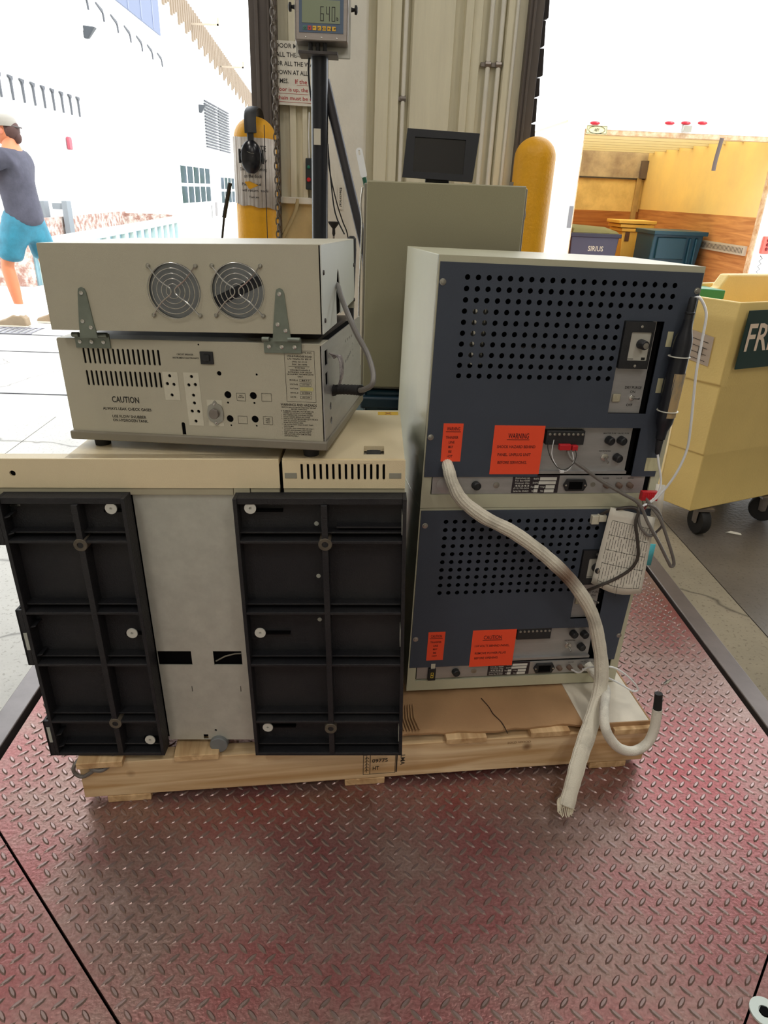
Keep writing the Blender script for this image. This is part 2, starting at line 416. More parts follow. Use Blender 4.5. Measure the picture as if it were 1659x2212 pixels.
# ---------------------------------------------------------------- floor scale with tread plate
sc_t = thing('floor_scale', 'large red worn tread-plate floor scale set flush in the concrete floor', 'floor scale', (0, 0, 0))
def redplate(name):
    M = mat(name, S(112, 44, 44), .42, spec=.6)
    nt = M.node_tree; N = nt.nodes; L = nt.links; b = N['Principled BSDF']
    tc = N.new('ShaderNodeTexCoord')
    n = N.new('ShaderNodeTexNoise'); n.inputs['Scale'].default_value = 3.0; n.inputs['Detail'].default_value = 9; n.inputs['Roughness'].default_value = .62
    L.new(tc.outputs['Object'], n.inputs['Vector'])
    r = N.new('ShaderNodeValToRGB'); e = r.color_ramp.elements
    e[0].position = .30; e[0].color = S(160, 84, 86); e[1].position = .72; e[1].color = S(178, 158, 152)
    k = r.color_ramp.elements.new(.45); k.color = S(164, 114, 112)
    k = r.color_ramp.elements.new(.58); k.color = S(160, 132, 124)
    L.new(n.outputs['Fac'], r.inputs[0])
    n2 = N.new('ShaderNodeTexNoise'); n2.inputs['Scale'].default_value = 160; n2.inputs['Detail'].default_value = 3
    L.new(tc.outputs['Object'], n2.inputs['Vector'])
    r2 = N.new('ShaderNodeValToRGB'); r2.color_ramp.elements[0].position = .35; r2.color_ramp.elements[1].position = .62
    r2.color_ramp.elements[0].color = (.62, .58, .55, 1); r2.color_ramp.elements[1].color = (1, 1, 1, 1)
    L.new(n2.outputs['Fac'], r2.inputs[0])
    mx = N.new('ShaderNodeMixRGB'); mx.blend_type = 'MULTIPLY'; mx.inputs[0].default_value = .7
    L.new(r.outputs[0], mx.inputs[1]); L.new(r2.outputs[0], mx.inputs[2]); L.new(mx.outputs[0], b.inputs['Base Color'])
    mr = N.new('ShaderNodeMapRange'); mr.inputs['To Min'].default_value = .30; mr.inputs['To Max'].default_value = .44
    L.new(n.outputs['Fac'], mr.inputs['Value']); L.new(mr.outputs[0], b.inputs['Roughness'])
    b.inputs['Metallic'].default_value = .68
    bp = N.new('ShaderNodeBump'); bp.inputs['Strength'].default_value = .25; bp.inputs['Distance'].default_value = .003
    L.new(n2.outputs['Fac'], bp.inputs['Height']); L.new(bp.outputs[0], b.inputs['Normal'])
    return M
REDP = redplate('worn_red_plate_paint')
LUG = mat('worn_steel_lug', S(146, 128, 123), .33, .85, col2=S(172, 148, 145), scale=12, spec=.6)
# the seams run diagonally from both sides towards the front of the platform
def seamL(x): return 1.105 - (x + .82) * 1.0        # left diagonal
def seamR(x): return 1.09 - (1.055 - x) * 1.11      # right diagonal
XA, XB = -.812, 1.051
xm = (1.105 - .82 - 1.09 + 1.055 * 1.11) / 2.11
def inside(poly, x, y):
    c = False; j = len(poly) - 1
    for i in range(len(poly)):
        if (poly[i][1] > y) != (poly[j][1] > y) and x < (poly[j][0] - poly[i][0]) * (y - poly[i][1]) / (poly[j][1] - poly[i][1]) + poly[i][0]: c = not c
        j = i
    return c
def far_from_edge(poly, x, y, d):
    for i in range(len(poly)):
        a = Vector(poly[i]); b = Vector(poly[(i + 1) % len(poly)]); p = Vector((x, y)); ab = b - a
        t = max(0, min(1, (p - a).dot(ab) / ab.length_squared))
        if (a + ab * t - p).length < d: return False
    return True
main = [(xm, seamL(xm) + .004), (XB, seamR(XB) + .004), (XB, SY1 - .01), (XA, SY1 - .01), (XA, seamL(XA) + .004)]
left = [(XA, -.85), (xm - .003, -.85), (xm - .003, seamL(xm)), (XA, seamL(XA) - .003)]
right = [(xm + .003, -.85), (XB, -.85), (XB, seamR(XB) - .003), (xm + .003, seamR(xm + .003))]
def tread(poly, name, label):
    verts, faces, mi = [], [], []
    def add(vs, fs, m_):
        o = len(verts); verts.extend(vs)
        for f in fs: faces.append([o + i for i in f]); mi.append(m_)
    n = len(poly)
    add([(x, y, 0) for x, y in poly] + [(x, y, -.012) for x, y in poly],
        [list(range(n)), list(range(2 * n - 1, n - 1, -1))] + [[i, i + n, (i + 1) % n + n, (i + 1) % n] for i in range(n)], 0)
    p, q = .0333, .0362
    shp = [(-1, 0), (-.55, -.8), (.1, -1), (.6, -.75), (1, 0), (.55, .8), (-.1, 1), (-.6, .75)]
    for ang, ox, oy in ((3 * PI / 4, .579, .806), (PI / 4, .579 - p / 2, .806 - q / 2)):
        ca, sa = math.cos(ang), math.sin(ang)
        for i in range(-60, 60):
            for j in range(-60, 70):
                x = ox + i * p; y = oy + j * q
                if not (-.9 < x < 1.1 and .35 < y < 2.8): continue
                if not inside(poly, x, y) or not far_from_edge(poly, x, y, .011): continue
                L0, W0 = .0140, .0044
                b0 = [(x + u * L0 * ca - v * W0 * sa, y + u * L0 * sa + v * W0 * ca, 0) for u, v in shp]
                b1 = [(x + u * L0 * .72 * ca - v * W0 * .5 * sa, y + u * L0 * .72 * sa + v * W0 * .5 * ca, .0024) for u, v in shp]
                add(b0 + b1, [list(range(8, 16))] + [[k, (k + 1) % 8, (k + 1) % 8 + 8, k + 8] for k in range(8)], 1)
    me = bpy.data.meshes.new(name); me.from_pydata(verts, [], faces); me.materials.append(REDP); me.materials.append(LUG)
    me.polygons.foreach_set('material_index', mi); me.update()
    o = bpy.data.objects.new(name, me); COL.objects.link(o); o.parent = sc_t; o['label'] = label
    return o
tread(main, 'deck_plate', 'central red tread plate under the pallet')
tread(left, 'corner_plate', 'front left tread plate beyond the diagonal seam')
tread(right, 'corner_plate', 'front right tread plate beyond the diagonal seam')
mb = MB(); mb.box(SX0 - .058, SX0, SY0, SY1, -.15, .001); mb.build('side_rail', mat('worn_steel_rail', S(128, 122, 122), .38, .5, var=.15, scale=8), sc_t, bevel=.003, label='bare steel rail along the left edge')
mb = MB(); mb.box(SX1, SX1 + .058, SY0, SY1, -.15, .001); mb.build('side_rail', mat('worn_brown_steel_rail', S(116, 106, 102), .42, .35, var=.15, scale=8), sc_t, bevel=.003, label='bare steel rail along the right edge')
mb = MB(); mb.box(SX0 - .058, SX1 + .058, SY1, SY1 + .055, -.15, .001); mb.build('end_rail', STEELD, sc_t)
MB().box(SX0, SX1, SY0, SY1, -.16, -.14).build('pit_base', BK, sc_t)
mb = MB(); mb.lathe([(.012, .0), (.024, .0), (.024, .004), (.010, .0035), (.010, .001)], (.697, .664, .0), seg=24); mb.build('cover_disc', mat('white_cover_disc', S(214, 226, 222), .4), sc_t, label='white round disc with a hexagonal hole')
MB().lathe([(.009, 0), (.009, .0042), (.001, .0042)], (.697, .664, .0), seg=6).build('hex_socket', BK, sc_t)

# ---------------------------------------------------------------- pallet
PM = frame_matrix(-.527, 1.085, 0, math.radians(5.83))
pal = thing('pallet', 'light pine shipping pallet carrying all the instruments on the red scale', 'pallet', PM)
for k, y in enumerate((0, .47, .95)):
    mb = MB(); mb.box(-.046, 1.219, y, y + .037, .018, .112)
    mb.build('stringer', PALW, pal, bevel=.002)
for u in (0, .512, 1.09):
    MB().box(u, u + .09, -.001, 1.0, 0, .0175).build('bottom_board', PALW2, pal, bevel=.0015)
for i, u in enumerate((-.046, .15, .345, .54, .735, .93, 1.125)):
    MB().box(u, u + .092, -.014 + .004 * (i % 3), 1.0, .1125, .128).build('deck_board', PALW2, pal, bevel=.0015)
mb = MB()
yy = -.0006
mb.outline(.552, .595 + .03, .03, .088, .0012, yy)
mb.box(.567, .5683, yy - .0002, yy, .03, .088)
mb.text('09775', .572, .607, .064, .011, yy); mb.text('HT', .574, .588, .042, .011, yy)
for k in range(5):
    mb.tube([(.556, yy, .04 + k * .009), (.560, yy, .045 + k * .009), (.5645, yy, .041 + k * .009)], .0005, 4)
mb.box(.559, .5602, yy - .0002, yy, .036, .086)
mb.box(.626, .629, yy - .0002, yy, .032, .088)
tx = MB(); tx.text('LMA', 0, .03, 0, .010, 0); tx.bm.transform(Matrix.Translation((.636, yy, .082)) @ Matrix.Rotation(PI / 2, 4, 'Y'))
mb.build('treatment_stamp', INK, pal, smooth=0, label='black stamped heat treatment mark')
tx.build('treatment_stamp', INK, pal, smooth=0, label='black letters stamped sideways')
mb = MB(); mb.text('SOLD WOOD', .88, .935, .102 - .008, .006, yy); mb.build('faint_stamp', mat('faded_stamp_ink', S(150, 118, 84), .8), pal, smooth=0)

# cardboard sheet under the right stack, sagging over the front edge
card = thing('cardboard_sheet', 'torn brown cardboard sheet lying on the pallet under the blue cabinets', 'cardboard', PM)
mb = MB(); ys = [.006, .012, .03, .08, .2, .6]
n = 26; grid = []
for iy, y in enumerate(ys):
    row = []
    for i in range(n + 1):
        u = .632 + (1.06 - .632) * i / n
        z = .137 + (-.004 if iy == 0 else 0) + .0015 * math.sin(i * 1.7 + iy)
        yv = y + (.006 * math.sin(i * .9) * .3 + .003 * math.sin(i * .37) if iy < 2 else 0)
        row.append((u, yv, z))
    grid.append(row)
V = [[mb.bm.verts.new(p) for p in r] for r in grid]; V2 = [[mb.bm.verts.new((p[0], p[1], p[2] - .005)) for p in r] for r in grid]
for a in range(len(ys) - 1):
    for i in range(n):
        mb._f([V[a][i], V[a][i + 1], V[a + 1][i + 1], V[a + 1][i]]); mb._f([V2[a][i], V2[a + 1][i], V2[a + 1][i + 1], V2[a][i + 1]])
for i in range(n): mb._f([V[0][i], V2[0][i], V2[0][i + 1], V[0][i + 1]])
mb.build('sheet', CARD, card)
mb = MB()
for k in range(6): mb.tube([(.642 + k * .007, .012, .1405), (.640 + k * .0062, .05, .1405), (.646 + k * .0058, .095, .1405)], .0016, 6)
mb.build('exposed_flutes', CARD, card)
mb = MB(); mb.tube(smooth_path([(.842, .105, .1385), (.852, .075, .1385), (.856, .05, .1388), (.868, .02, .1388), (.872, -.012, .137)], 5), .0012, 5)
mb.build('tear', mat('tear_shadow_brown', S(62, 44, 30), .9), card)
MB().box(1.055, 1.212, .0, .45, .129, .139).build('folded_flap', [CARDW], card, bevel=.001, label='white-faced folded end of the cardboard')
mb = MB(); mb.box(1.05, 1.216, -.003, .0, .123, .139); mb.box(1.212, 1.216, 0, .45, .123, .1395); mb.build('fold_edge', CARD, card, bevel=.001)

# ---------------------------------------------------------------- big instrument lying on its side (left)
GM = frame_matrix(-.6278, 1.0896, .125, -.0185, -.0271, -.0328)
gc = thing('laboratory_oven_instrument', 'large tan instrument on the left of the pallet with black ribbed feet panels facing out', 'lab instrument', GM)
def foot_tray(x0, x1, rib_x, washers, bosses, tabs, holes, side):
    t = MB()
    t.plate(rect(x0, x1, .003, .583), [], .030, .034)
    o = t.build('foot_panel', TRAY, gc, smooth=0, label='black moulded ribbed panel, %s one' % side)
    for hx, hz in holes:
        MB().lathe([(.0045, 0), (.004, .001), (.0005, .0012)], (hx, .030, hz - .028 * (1.095 - hz) / 1.09), (0, -1, 0), 10).build('pale_hole', mat('pale_hole_plug', S(180, 182, 172), .6), o)
    r = MB()
    r.box(x0, x0 + .007, 0, .030, .003, .583); r.box(x1 - .007, x1, 0, .030, .003, .583)
    r.box(x0 + .007, x1 - .007, 0, .030, .003, .010); r.box(x0 + .007, x1 - .007, 0.004, .030, .571, .583)
    r.box(x0 + .007, x1 - .007, .012, .030, .022, .025)
    for z in (.500, .350, .232, .092):
        r.box(x0 + .007, x1 - .007, .0, .030, z - .004, z + .0015)
        r.box(x0 + .007, x1 - .007, .010, .030, z + .012, z + .015)
    r.box(rib_x - .0055, rib_x + .0055, -.001, .030, .010, .571)
    for a, b in tabs:
        r.box(x0 - .012, x0, .0, .006, a, b); r.box(x0 - .012, x0 - .007, 0, .03, a, b)
        for z in (a + .015, b - .045):
            r.prism([(x0, z), (x0 + .018, z + .006), (x0 + .018, z + .009), (x0, z + .004)], .004, .030)
    r.build('ribs', TRAY, o, bevel=.0008)
    for wx, wz in washers:
        w = MB(); w.lathe([(.0045, 0), (.0105, 0), (.0105, .0025), (.0025, .0025), (.0025, 0)], (wx, .008, wz), (0, -1, 0), 20); w.build('washer', mat('nylon_washer', S(208, 208, 200), .5), o)
        MB().box(wx - .02 if side == 'left' else wx - .01, wx + .018 if side == 'left' else wx + .055, .022, .0299, wz - .014, wz - .010).build('slot', BK, o)
    for bx, bz in bosses:
        MB().lathe([(.006, 0), (.0125, 0), (.0125, .03), (.0115, .031), (.006, .031), (.0055, .02), (.001, .02)], (bx, .029, bz), (0, -1, 0), 20).build('screw_boss', mat('dusty_boss', S(92, 84, 72), .7, var=.3, scale=60), o)
    for a, b in tabs[1:]:
        MB().box(x0 - .0065, x0 + .0, -.0008, .0055, a + .036, a + .075).build('tab_window', mat('pale_tab_window', S(176, 180, 172), .5), o)
    return o
foot_tray(.009, .235, .145, [(.207, .562), (.207, .301), (.207, .039)], [(.144, .493), (.145, .088)], [(.492, .585), (.231, .356), (.003, .093)], [], 'left')
o = foot_tray(.424, .730, .584, [(.453, .563), (.453, .302), (.453, .072)], [(.584, .495), (.583, .075)], [], [(.567, .537), (.567, .431), (.566, .337), (.565, .118)], 'right')
for z in (.53, .29, .055):
    MB().box(.722, .7235, .004, .03, z - .018, z + .022).build('edge_window', mat('pale_edge_window', S(196, 196, 186), .5), o)
MB().box(.605, .722, .012, .030, .522, .525).build('shelf_rib', TRAY, o)
# sheet metal between the feet, with two rectangular windows
mb = MB(); hol = [rect(.2365, .304, .203, .236), rect(.348, .405, .203, .236), circle(.284, .283, .0035, 8), circle(.375, .283, .0035, 8), circle(.306, .092, .004, 8), circle(.386, .092, .004, 8), rect(.308, .318, .012, .024), circle(.335, .035, .003, 8), rect(.296, .2975, .136, .150), rect(.396, .3975, .136, .150)]
mb.plate(rect(.2355, .4235, .010, .60), hol, .040, .042)
for hx, hz in ((.284, .283), (.375, .283), (.306, .092), (.386, .092)): mb.lathe([(.0035, 0), (.0052, 0), (.0052, .001), (.0035, .001)], (hx, .040, hz), (0, -1, 0), 12)
mb.build('bottom_sheet', GALV, gc, smooth=25, label='galvanised sheet with two black slots')
MB().box(.11, .727, .05, .36, .010, .62).build('housing', BK, gc)
MB().tube([(.35, .047, .207), (.37, .047, .219), (.39, .047, .225), (.403, .047, .226)], .0015, 6).build('inner_wire', GREYB, gc)
mb = MB(); mb.box(.1, .724, .060, .37, .015, .60); mb.build('side_cover', BEIGE, gc, bevel=.003)
# top covers
mb = MB(); mb.plate(rect(-.06, .5045, .592, .645), [circle(.034, .619, .0055, 14)], .030, .034)
mb.box(-.06, .5045, .030, .058, .6445, .6465)
mb.box(.127, .5045, .034, .356, .634, .6465)
mb.build('top_cover', TAN, gc, bevel=.0015, label='smooth tan cover, left and larger one')
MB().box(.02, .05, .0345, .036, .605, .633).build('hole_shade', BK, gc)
mb = MB(); mb.box(-.06, .420, .033, .058, .577, .592); mb.box(.451, .503, .033, .058, .580, .592); mb.box(.421, .450, .031, .05, .574, .592); mb.build('cover_lip', TANLIP, gc, bevel=.001)
mb = MB(); hs = [slot(.5445 + .01115 * k, .608, .6385, .0022) for k in range(14)]
mb.plate(rect(.5105, .7275, .592, .645), hs, .030, .034)
mb.plate([(.5105, .034), (.7275, .034), (.7240, .356), (.5105, .356)], [rect(.6535, .6895, .058, .106)], .6345, .6465) if False else None
mb.box(.5105, .653, .034, .356, .636, .6465); mb.box(.690, .726, .034, .356, .636, .6465); mb.box(.653, .690, .034, .058, .636, .6465); mb.box(.653, .690, .106, .356, .636, .6465)
vent = mb.build('vent_cover', TAN, gc, bevel=.001, label='tan slotted cover, right and smaller one')
MB().box(.5105, .7275, .033, .058, .577, .592).build('cover_lip', TANLIP, vent, bevel=.001)
for x in (.514, .699): MB().box(x, x + .0215, .0290, .0301, .611, .6213).build('square_plug', mat('grey_plug', S(150, 148, 134), .6), vent, bevel=.0005)
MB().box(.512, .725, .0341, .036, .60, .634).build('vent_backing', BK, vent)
k_ = MB(); k_.box(.658, .684, .07, .095, .626, .643); k_.box(.662, .680, .095, .102, .626, .641); k_.build('socket', BLKPL, vent, bevel=.002)
MB().box(.653, .690, .058, .106, .60, .634).build('socket_well', GREYB, vent)
ws = MB(); ws.box(.678, .7215, .318, .342, .6466, .6469); ws = ws.build('warning_sticker', mat('yellow_sticker', S(236, 190, 44), .5), vent, label='small yellow warning sticker')
q = MB(); q.text('X', .692, .708, .322, .015, 0); q.bm.transform(Matrix(((1, 0, 0, 0), (0, 0, 1, 0), (0, 1, 0, .6472), (0, 0, 0, 1)))); q.build('symbol', mat('red_brown_print', S(150, 60, 30), .6), ws, smooth=0)
MB().box(.11, .725, .356, .42, .56, .60).build('rear_step', GREYB, gc, bevel=.002)
mb = MB(); mb.prism([(-.03, .556), (.035, .556), (.035, .566), (.015, .574), (-.03, .574)], .030, .034); mb.build('bright_bracket', CHROME, gc)
# small castor seen under the sheet
mb = MB(); mb.cyl((.34, .03, .002), (.34, .055, .002), .019, 20); mb.build('castor_wheel', mat('grey_castor', S(120, 124, 126), .5), gc, bevel=.002)
cord = MB(); cord.tube(smooth_path([(.064, .02, -.004), (.050, -.01, -.010), (.045, -.012, -.030), (.061, -.013, -.042), (.089, -.012, -.024), (.116, -.004, -.008), (.135, .02, -.002), (.12, .0, -.018), (.104, -.014, -.024), (.085, -.014, -.020), (.070, -.006, -.010), (.062, .02, -.004)], 5), .0042, 8)
cord.build('power_cord', CABLE, gc, label='looped grey cord hanging over the pallet edge')

# ---------------------------------------------------------------- hinged bench instrument on top
HOM = Matrix.Translation((0, 0, CAM_H)) @ Matrix.Scale(.981, 4) @ Matrix.Translation((0, 0, -CAM_H))
DM = HOM @ frame_matrix(-.5299, 1.2214, .794, -.1737, -.0177, -.0423)
sri = thing('gas_chromatograph', 'beige bench instrument with hinged lid and twin fan guards on top of the left instrument', 'lab instrument', DM)
DW, DD, DH = .4757, .345, .1704
slots = [slot(.0465 + .00925 * k, .128, .1555, .0021) for k in range(16)] + [slot(.0455 + .00915 * k, .089, .1165, .0021) for k in range(16)]
holes = [(.260, .166, .0016), (.292, .118, .0042), (.359, .118, .002), (.304, .081, .0065), (.350, .081, .0065), (.303, .067, .002), (.351, .068, .002), (.304, .038, .0065), (.350, .039, .0065), (.305, .026, .0017), (.352, .027, .0017), (.201, .111, .003), (.195, .097, .003), (.207, .096, .003), (.201, .077, .003), (.241, .111, .003), (.2345, .096, .003), (.2465, .097, .003), (.241, .078, .003), (.241, .064, .003), (.235, .049, .003), (.247, .049, .003), (.240, .031, .003)]
mb = MB(); mb.plate(rect(.0, DW - .004, .004, DH), slots + [circle(x, z, r, 12) for x, z, r in holes] + [slot(.215, -.006, .028, .0035)[:6] + [(.2115, .0045), (.2185, .0045)]], 0, .002)
mb.build('rear_panel', BEIGE, sri, smooth=25)
MB().box(.004, DW - .006, .0022, .30, .002, DH - .004).build('dark_interior', BK, sri)
mb = MB(); mb.box(-.0015, .0, 0, DD, .0, DH); mb.box(0, DW, .0005, .045, DH - .002, DH + .0015); mb.box(0, .03, .04, DD, DH - .002, DH + .0015); mb.build('casing', BEIGE, sri, bevel=.0015)
mb = MB(); mb.box(.02, DW - .02, .045, DD, DH - .004, DH + .001); mb.build('top_plate', SSTEEL, sri)
# right side panel with round and slotted holes (built in x-z then turned)
sh = [circle(.048, .055, .007, 12), circle(.05, .028, .007, 12)] + [circle(.236 - .012 * k, .115 - .002 * k, .0035, 8) for k in range(5)] + [circle(.19 + .02 * k, .145, .003, 8) for k in range(4)] + [circle(.26, .128 - .012 * k, .0025, 8) for k in range(3)] + [rect(.016, .038, .132, .158), rect(.016, .036, .098, .120)]
mb = MB(); mb.plate(rect(.0, DD, .0, DH), sh, 0, .002); mb.bm.transform(Matrix.Translation((DW, 0, 0)) @ Matrix.Rotation(PI / 2, 4, 'Z'))
mb.build('side_panel', ALU, sri, smooth=25, label='bare metal right side panel with holes')
mb = MB(); mb.prism([(-.006, -.012), (DW + .004, -.012), (DW + .004, .004), (-.006, .004)], -.006, DD + .004); mb.build('base_tray', GREYB, sri, bevel=.0025)
for x, y in ((.035, .03), (DW - .035, .03), (.035, DD - .04), (DW - .035, DD - .04)):
    MB().lathe([(.016, 0), (.0145, -.012), (.014, -.020)], (x, y, -.0115), (0, 0, 1), 20).build('rubber_foot', RUBBER, sri)
# fan inside with wires seen on side
mb = MB()
for k in range(9):
    mb.tube(smooth_path([(DW + .002, .042 + .004 * k, .150 - .002 * k), (DW + .016, .05 + .003 * k, .14), (DW + .018, .052 + .0034 * k, .11), (DW + .012, .06 + .002 * k, .088)], 4), .0011, 5)
mb.build('wire_coil', mat('pale_wire_bundle', S(206, 200, 200), .35, col2=S(60, 58, 66), scale=80), sri)
# printed lettering
mb = MB()
mb.text('CAUTION', .0855, .137, .0595, .0115); mb.text('ALWAYS LEAK CHECK GASES', .065, .158, .0455, .0052)
mb.text('USE FLOW SNUBBER', .081, .146, .0315, .0052); mb.text('ON HYDROGEN TANK.', .081, .149, .0242, .0052)
mb.text('CIRCUIT BREAKER', .219, .249, .1475, .0028); mb.text('INSTRUMENT ELECTRONICS', .211, .258, .1415, .0028)
mb.outline(.410, .462, .073, .1605, .0005)
mb.text('SRI INSTRUMENTS, INC.', .4135, .458, .1555, .0032)
mb.text('3720-B PARADISE ROAD', .4145, .4575, .1495, .0030); mb.text('LAS VEGAS, NV 89119', .4155, .4565, .1450, .0030)
mb.text('(702) 361-2210', .423, .449, .1402, .0028); mb.text('FAX  361-0095', .423, .449, .1362, .0028)
mb.box(.4165, .4525, -.0007, -.0003, .1339, .1343)
for k, s_ in enumerate(('THIS GAS', 'CHROMATOGRAPH IS', 'INTENDED FOR USE BY', 'QUALIFIED TECHNICIANS', 'ONLY')):
    w = len(s_) * .0011; mb.text(s_, .436 - w, .436 + w, .1305 - .0037 * k, .0024)
for k, (a, b) in enumerate((('MODEL #', '8610'), ('VOLTAGE', '110 VAC'), ('WATTAGE', ''), ('SERIAL #', '013354'), ('DATE:', '05/12/94'))):
    z = .1085 - .0073 * k
    mb.text(a, .417, .431 if len(a) > 5 else .427, z + .001, .0026); mb.outline(.4345, .4545, z - .0005, z + .0045, .0004)
    if b: mb.text(b, .438, .4515, z + .0009, .0025)
mb.text('WARNINGS AND HAZARDS', .3985, .4625, .0655, .0044)
mb.text('READ FULL MANUAL BEFORE OPERATING THIS UNIT', .4, .461, .0620, .0022); mb.text('BEFORE OPERATING', .417, .445, .0588, .0023)
body = ['FLAMMABLE GASES MAY NOT BE USED ON', 'CARRIER GAS WITHOUT FLOW SNUBBER', 'HIGH TEMPERATURE OVEN BURN HAZARD', 'SHOCK HAZARD BEHIND ALL COVERS', 'UNPLUG THE UNIT BEFORE SERVICE IN THE BOX', 'VENT ALL EXHAUST OUTDOORS', 'FROM THE WORKING AREA.', 'USE GLOVES WITH COLD OR HOT TRAPS', 'AND COLUMNS', 'QUALIFIED AND SUPERVISED USE ONLY', 'DO NOT LEAVE RUNNING UNATTENDED', 'KEEP CLEAR OF ALL MOVING PARTS', 'REPLACE FUSES WITH SAME RATING', 'DISPOSE PROPERLY']
for k, s_ in enumerate(body):
    mb.text(s_, .402, .402 + .0016 * len(s_) if len(s_) < 38 else .464, .0552 - .00345 * k, .0024)
for k in (0, 2, 3, 4, 7, 9, 11, 12): mb.text('1' if k == 0 else str(k), .3985, .3993, .0552 - .00345 * k, .0022)
for x0, x1, z0, z1 in ((.320, .336, .071, .085), (.365, .383, .072, .086), (.319, .336, .030, .044), (.365, .382, .030, .045)): mb.outline(x0, x1, z0, z1, .0005)
mb.text('FID', .325, .331, .0795, .002); mb.text('IGNITER', .3225, .3335, .0765, .002)
for k, s_ in enumerate(('TEMP', 'PROG', 'INPUT')): mb.text(s_, .3695, .3775, .0395 - .0035 * k, .0022)
mb.build('printed_lettering', INK, sri, smooth=0)
MB().box(.4345, .4575, -.0009, -.0007, .0928, .0990).build('yellow_tape_patch', mat('yellow_tape', S(196, 190, 130), .5), sri)
sw = MB(); sw.box(.2615, .285, -.003, 0, .1335, .155); sw = sw.build('circuit_breaker', BLKPL, sri, bevel=.001)
MB().box(.268, .279, -.006, -.0028, .139, .150, ).build('rocker', BLKPL, sw, bevel=.001)
def tape(x0, x1, z0, z1, hs):
    mb = MB(); mb.plate(rect(x0, x1, z0, z1), [circle(x, z, .0031, 10) for x, z in hs], -.0006, -.0001); return mb.build('tape_strip', TAPE, sri, smooth=0)
tape(.188, .216, .068, .118, [(.201, .111), (.195, .097), (.207, .096), (.201, .077)])
tape(.2265, .2545, .023, .118, [(.241, .111), (.2345, .096), (.2465, .097), (.241, .078), (.241, .064), (.235, .049), (.247, .049), (.240, .031)])
for z in (.0655, .0295): MB().box(.264, .292, -.0005, -.0001, z - .0055, z + .0055).build('tape_strip', TAPE, sri)
tr = MB(); tr.plate([(.279 + .0145 * math.cos(a) * (1 if abs(math.sin(a)) < .75 else .45), .0475 + .0225 * math.sin(a)) for a in [2 * PI * k / 28 for k in range(28)]], [], -.0032, -.0006)
trn = tr.build('power_transistor', SCREWM, sri, bevel=.0006)
MB().lathe([(.0088, 0), (.0088, .005), (.0080, .006), (.001, .006)], (.2775, -.003, .047), (0, -1, 0), 24).build('transistor_can', SSTEEL, trn)
for z in (.0645, .031): MB().lathe([(.0024, 0), (.0022, .0018), (.0008, .0022)], (.279, -.003, z), (0, -1, 0), 10).build('screw', CHROME, trn)
# strain relief and grey cable on the right side
st = MB()
pts = [(DW, .070, .078), (DW + .018, .055, .084), (DW + .045, .03, .090), (DW + .062, .012, .094)]
sp_ = smooth_path(pts, 7)
st.tube(sp_, [.0105 if k < 2 else (.0092 if k % 2 else .0060) for k in range(len(sp_))], 12)
strn = st.build('strain_relief', RUBBER, sri)
cb = MB(); cb.tube(smooth_path([(DW + .060, .012, .094), (.546, -.005, .100), (.562, -.020, .112), (.562, -.005, .128), (.548, .02, .155), (.528, .033, .185), (.510, .05, .215), (.492, .085, .238), (.474, .14, .252), (.46, .16, .25)], 5), .0046, 10)
cb.build('power_cable', CABLE, sri, label='grey cable looping from the side up into the lid')
# the lid in its own tilt
LM = DM.inverted() @ HOM @ frame_matrix(-.5283, 1.1954, .985, -.1202, -.0337, -.0382)
LW, LD, LH = .4664, .373, .1365
FAN = [(.2225, .0655, .0435), (.3285, .0665, .0435)]
mb = MB(); mb.plate(rect(0, LW - .004, 0, LH), [circle(x, z, r, 32) for x, z, r in FAN], 0, .0018)
lid = mb.build('lid', BEIGE, sri, smooth=25, M4=None); lid.parent = sri; lid.matrix_local = LM
lid['label'] = 'beige hinged lid with two fan openings'
mb = MB(); mb.box(.0, LW, .0, LD, LH - .0005, LH + .001); mb.box(-.0012, 0, 0, LD, 0, LH); mb.box(.0, LW, LD - .002, LD, 0, LH)
mb.build('lid_shell', BEIGE, lid, bevel=.0012)
mb = MB(); out = [(0, 0), (.137, 0), (.137, .046), (.145, .066), (.152, .084), (.160, .092), (.170, .086), (.180, .066), (.184, .03), (.184, .012), (LD, .018), (LD, LH), (0, LH)]
mb.plate(out, [], 0, .0018); mb.bm.transform(Matrix.Translation((LW, 0, 0)) @ Matrix.Rotation(PI / 2, 4, 'Z'))
mb.build('lid_side', mat('pale_lid_side_paint', S(204, 208, 204), .4, var=.03, scale=6), lid, smooth=25)
for y, z in ((.014, .095), (.016, .020), (.366, .087), (.366, .018)): MB().lathe([(.004, 0), (.0035, .002), (.001, .0025)], (LW, y, z), (1, 0, 0), 10).build('side_screw', STEELD, lid)
MB().box(.02, LW - .02, .05, LD - .03, .0, LH - .01).build('lid_insulation', BK, lid)
mb = MB(); mb.box(.175, .38, .004, .04, .018, .115); mb.build('fan_bracket', mat('dull_fan_metal', S(132, 136, 140), .35, .75, var=.2, scale=9), lid)
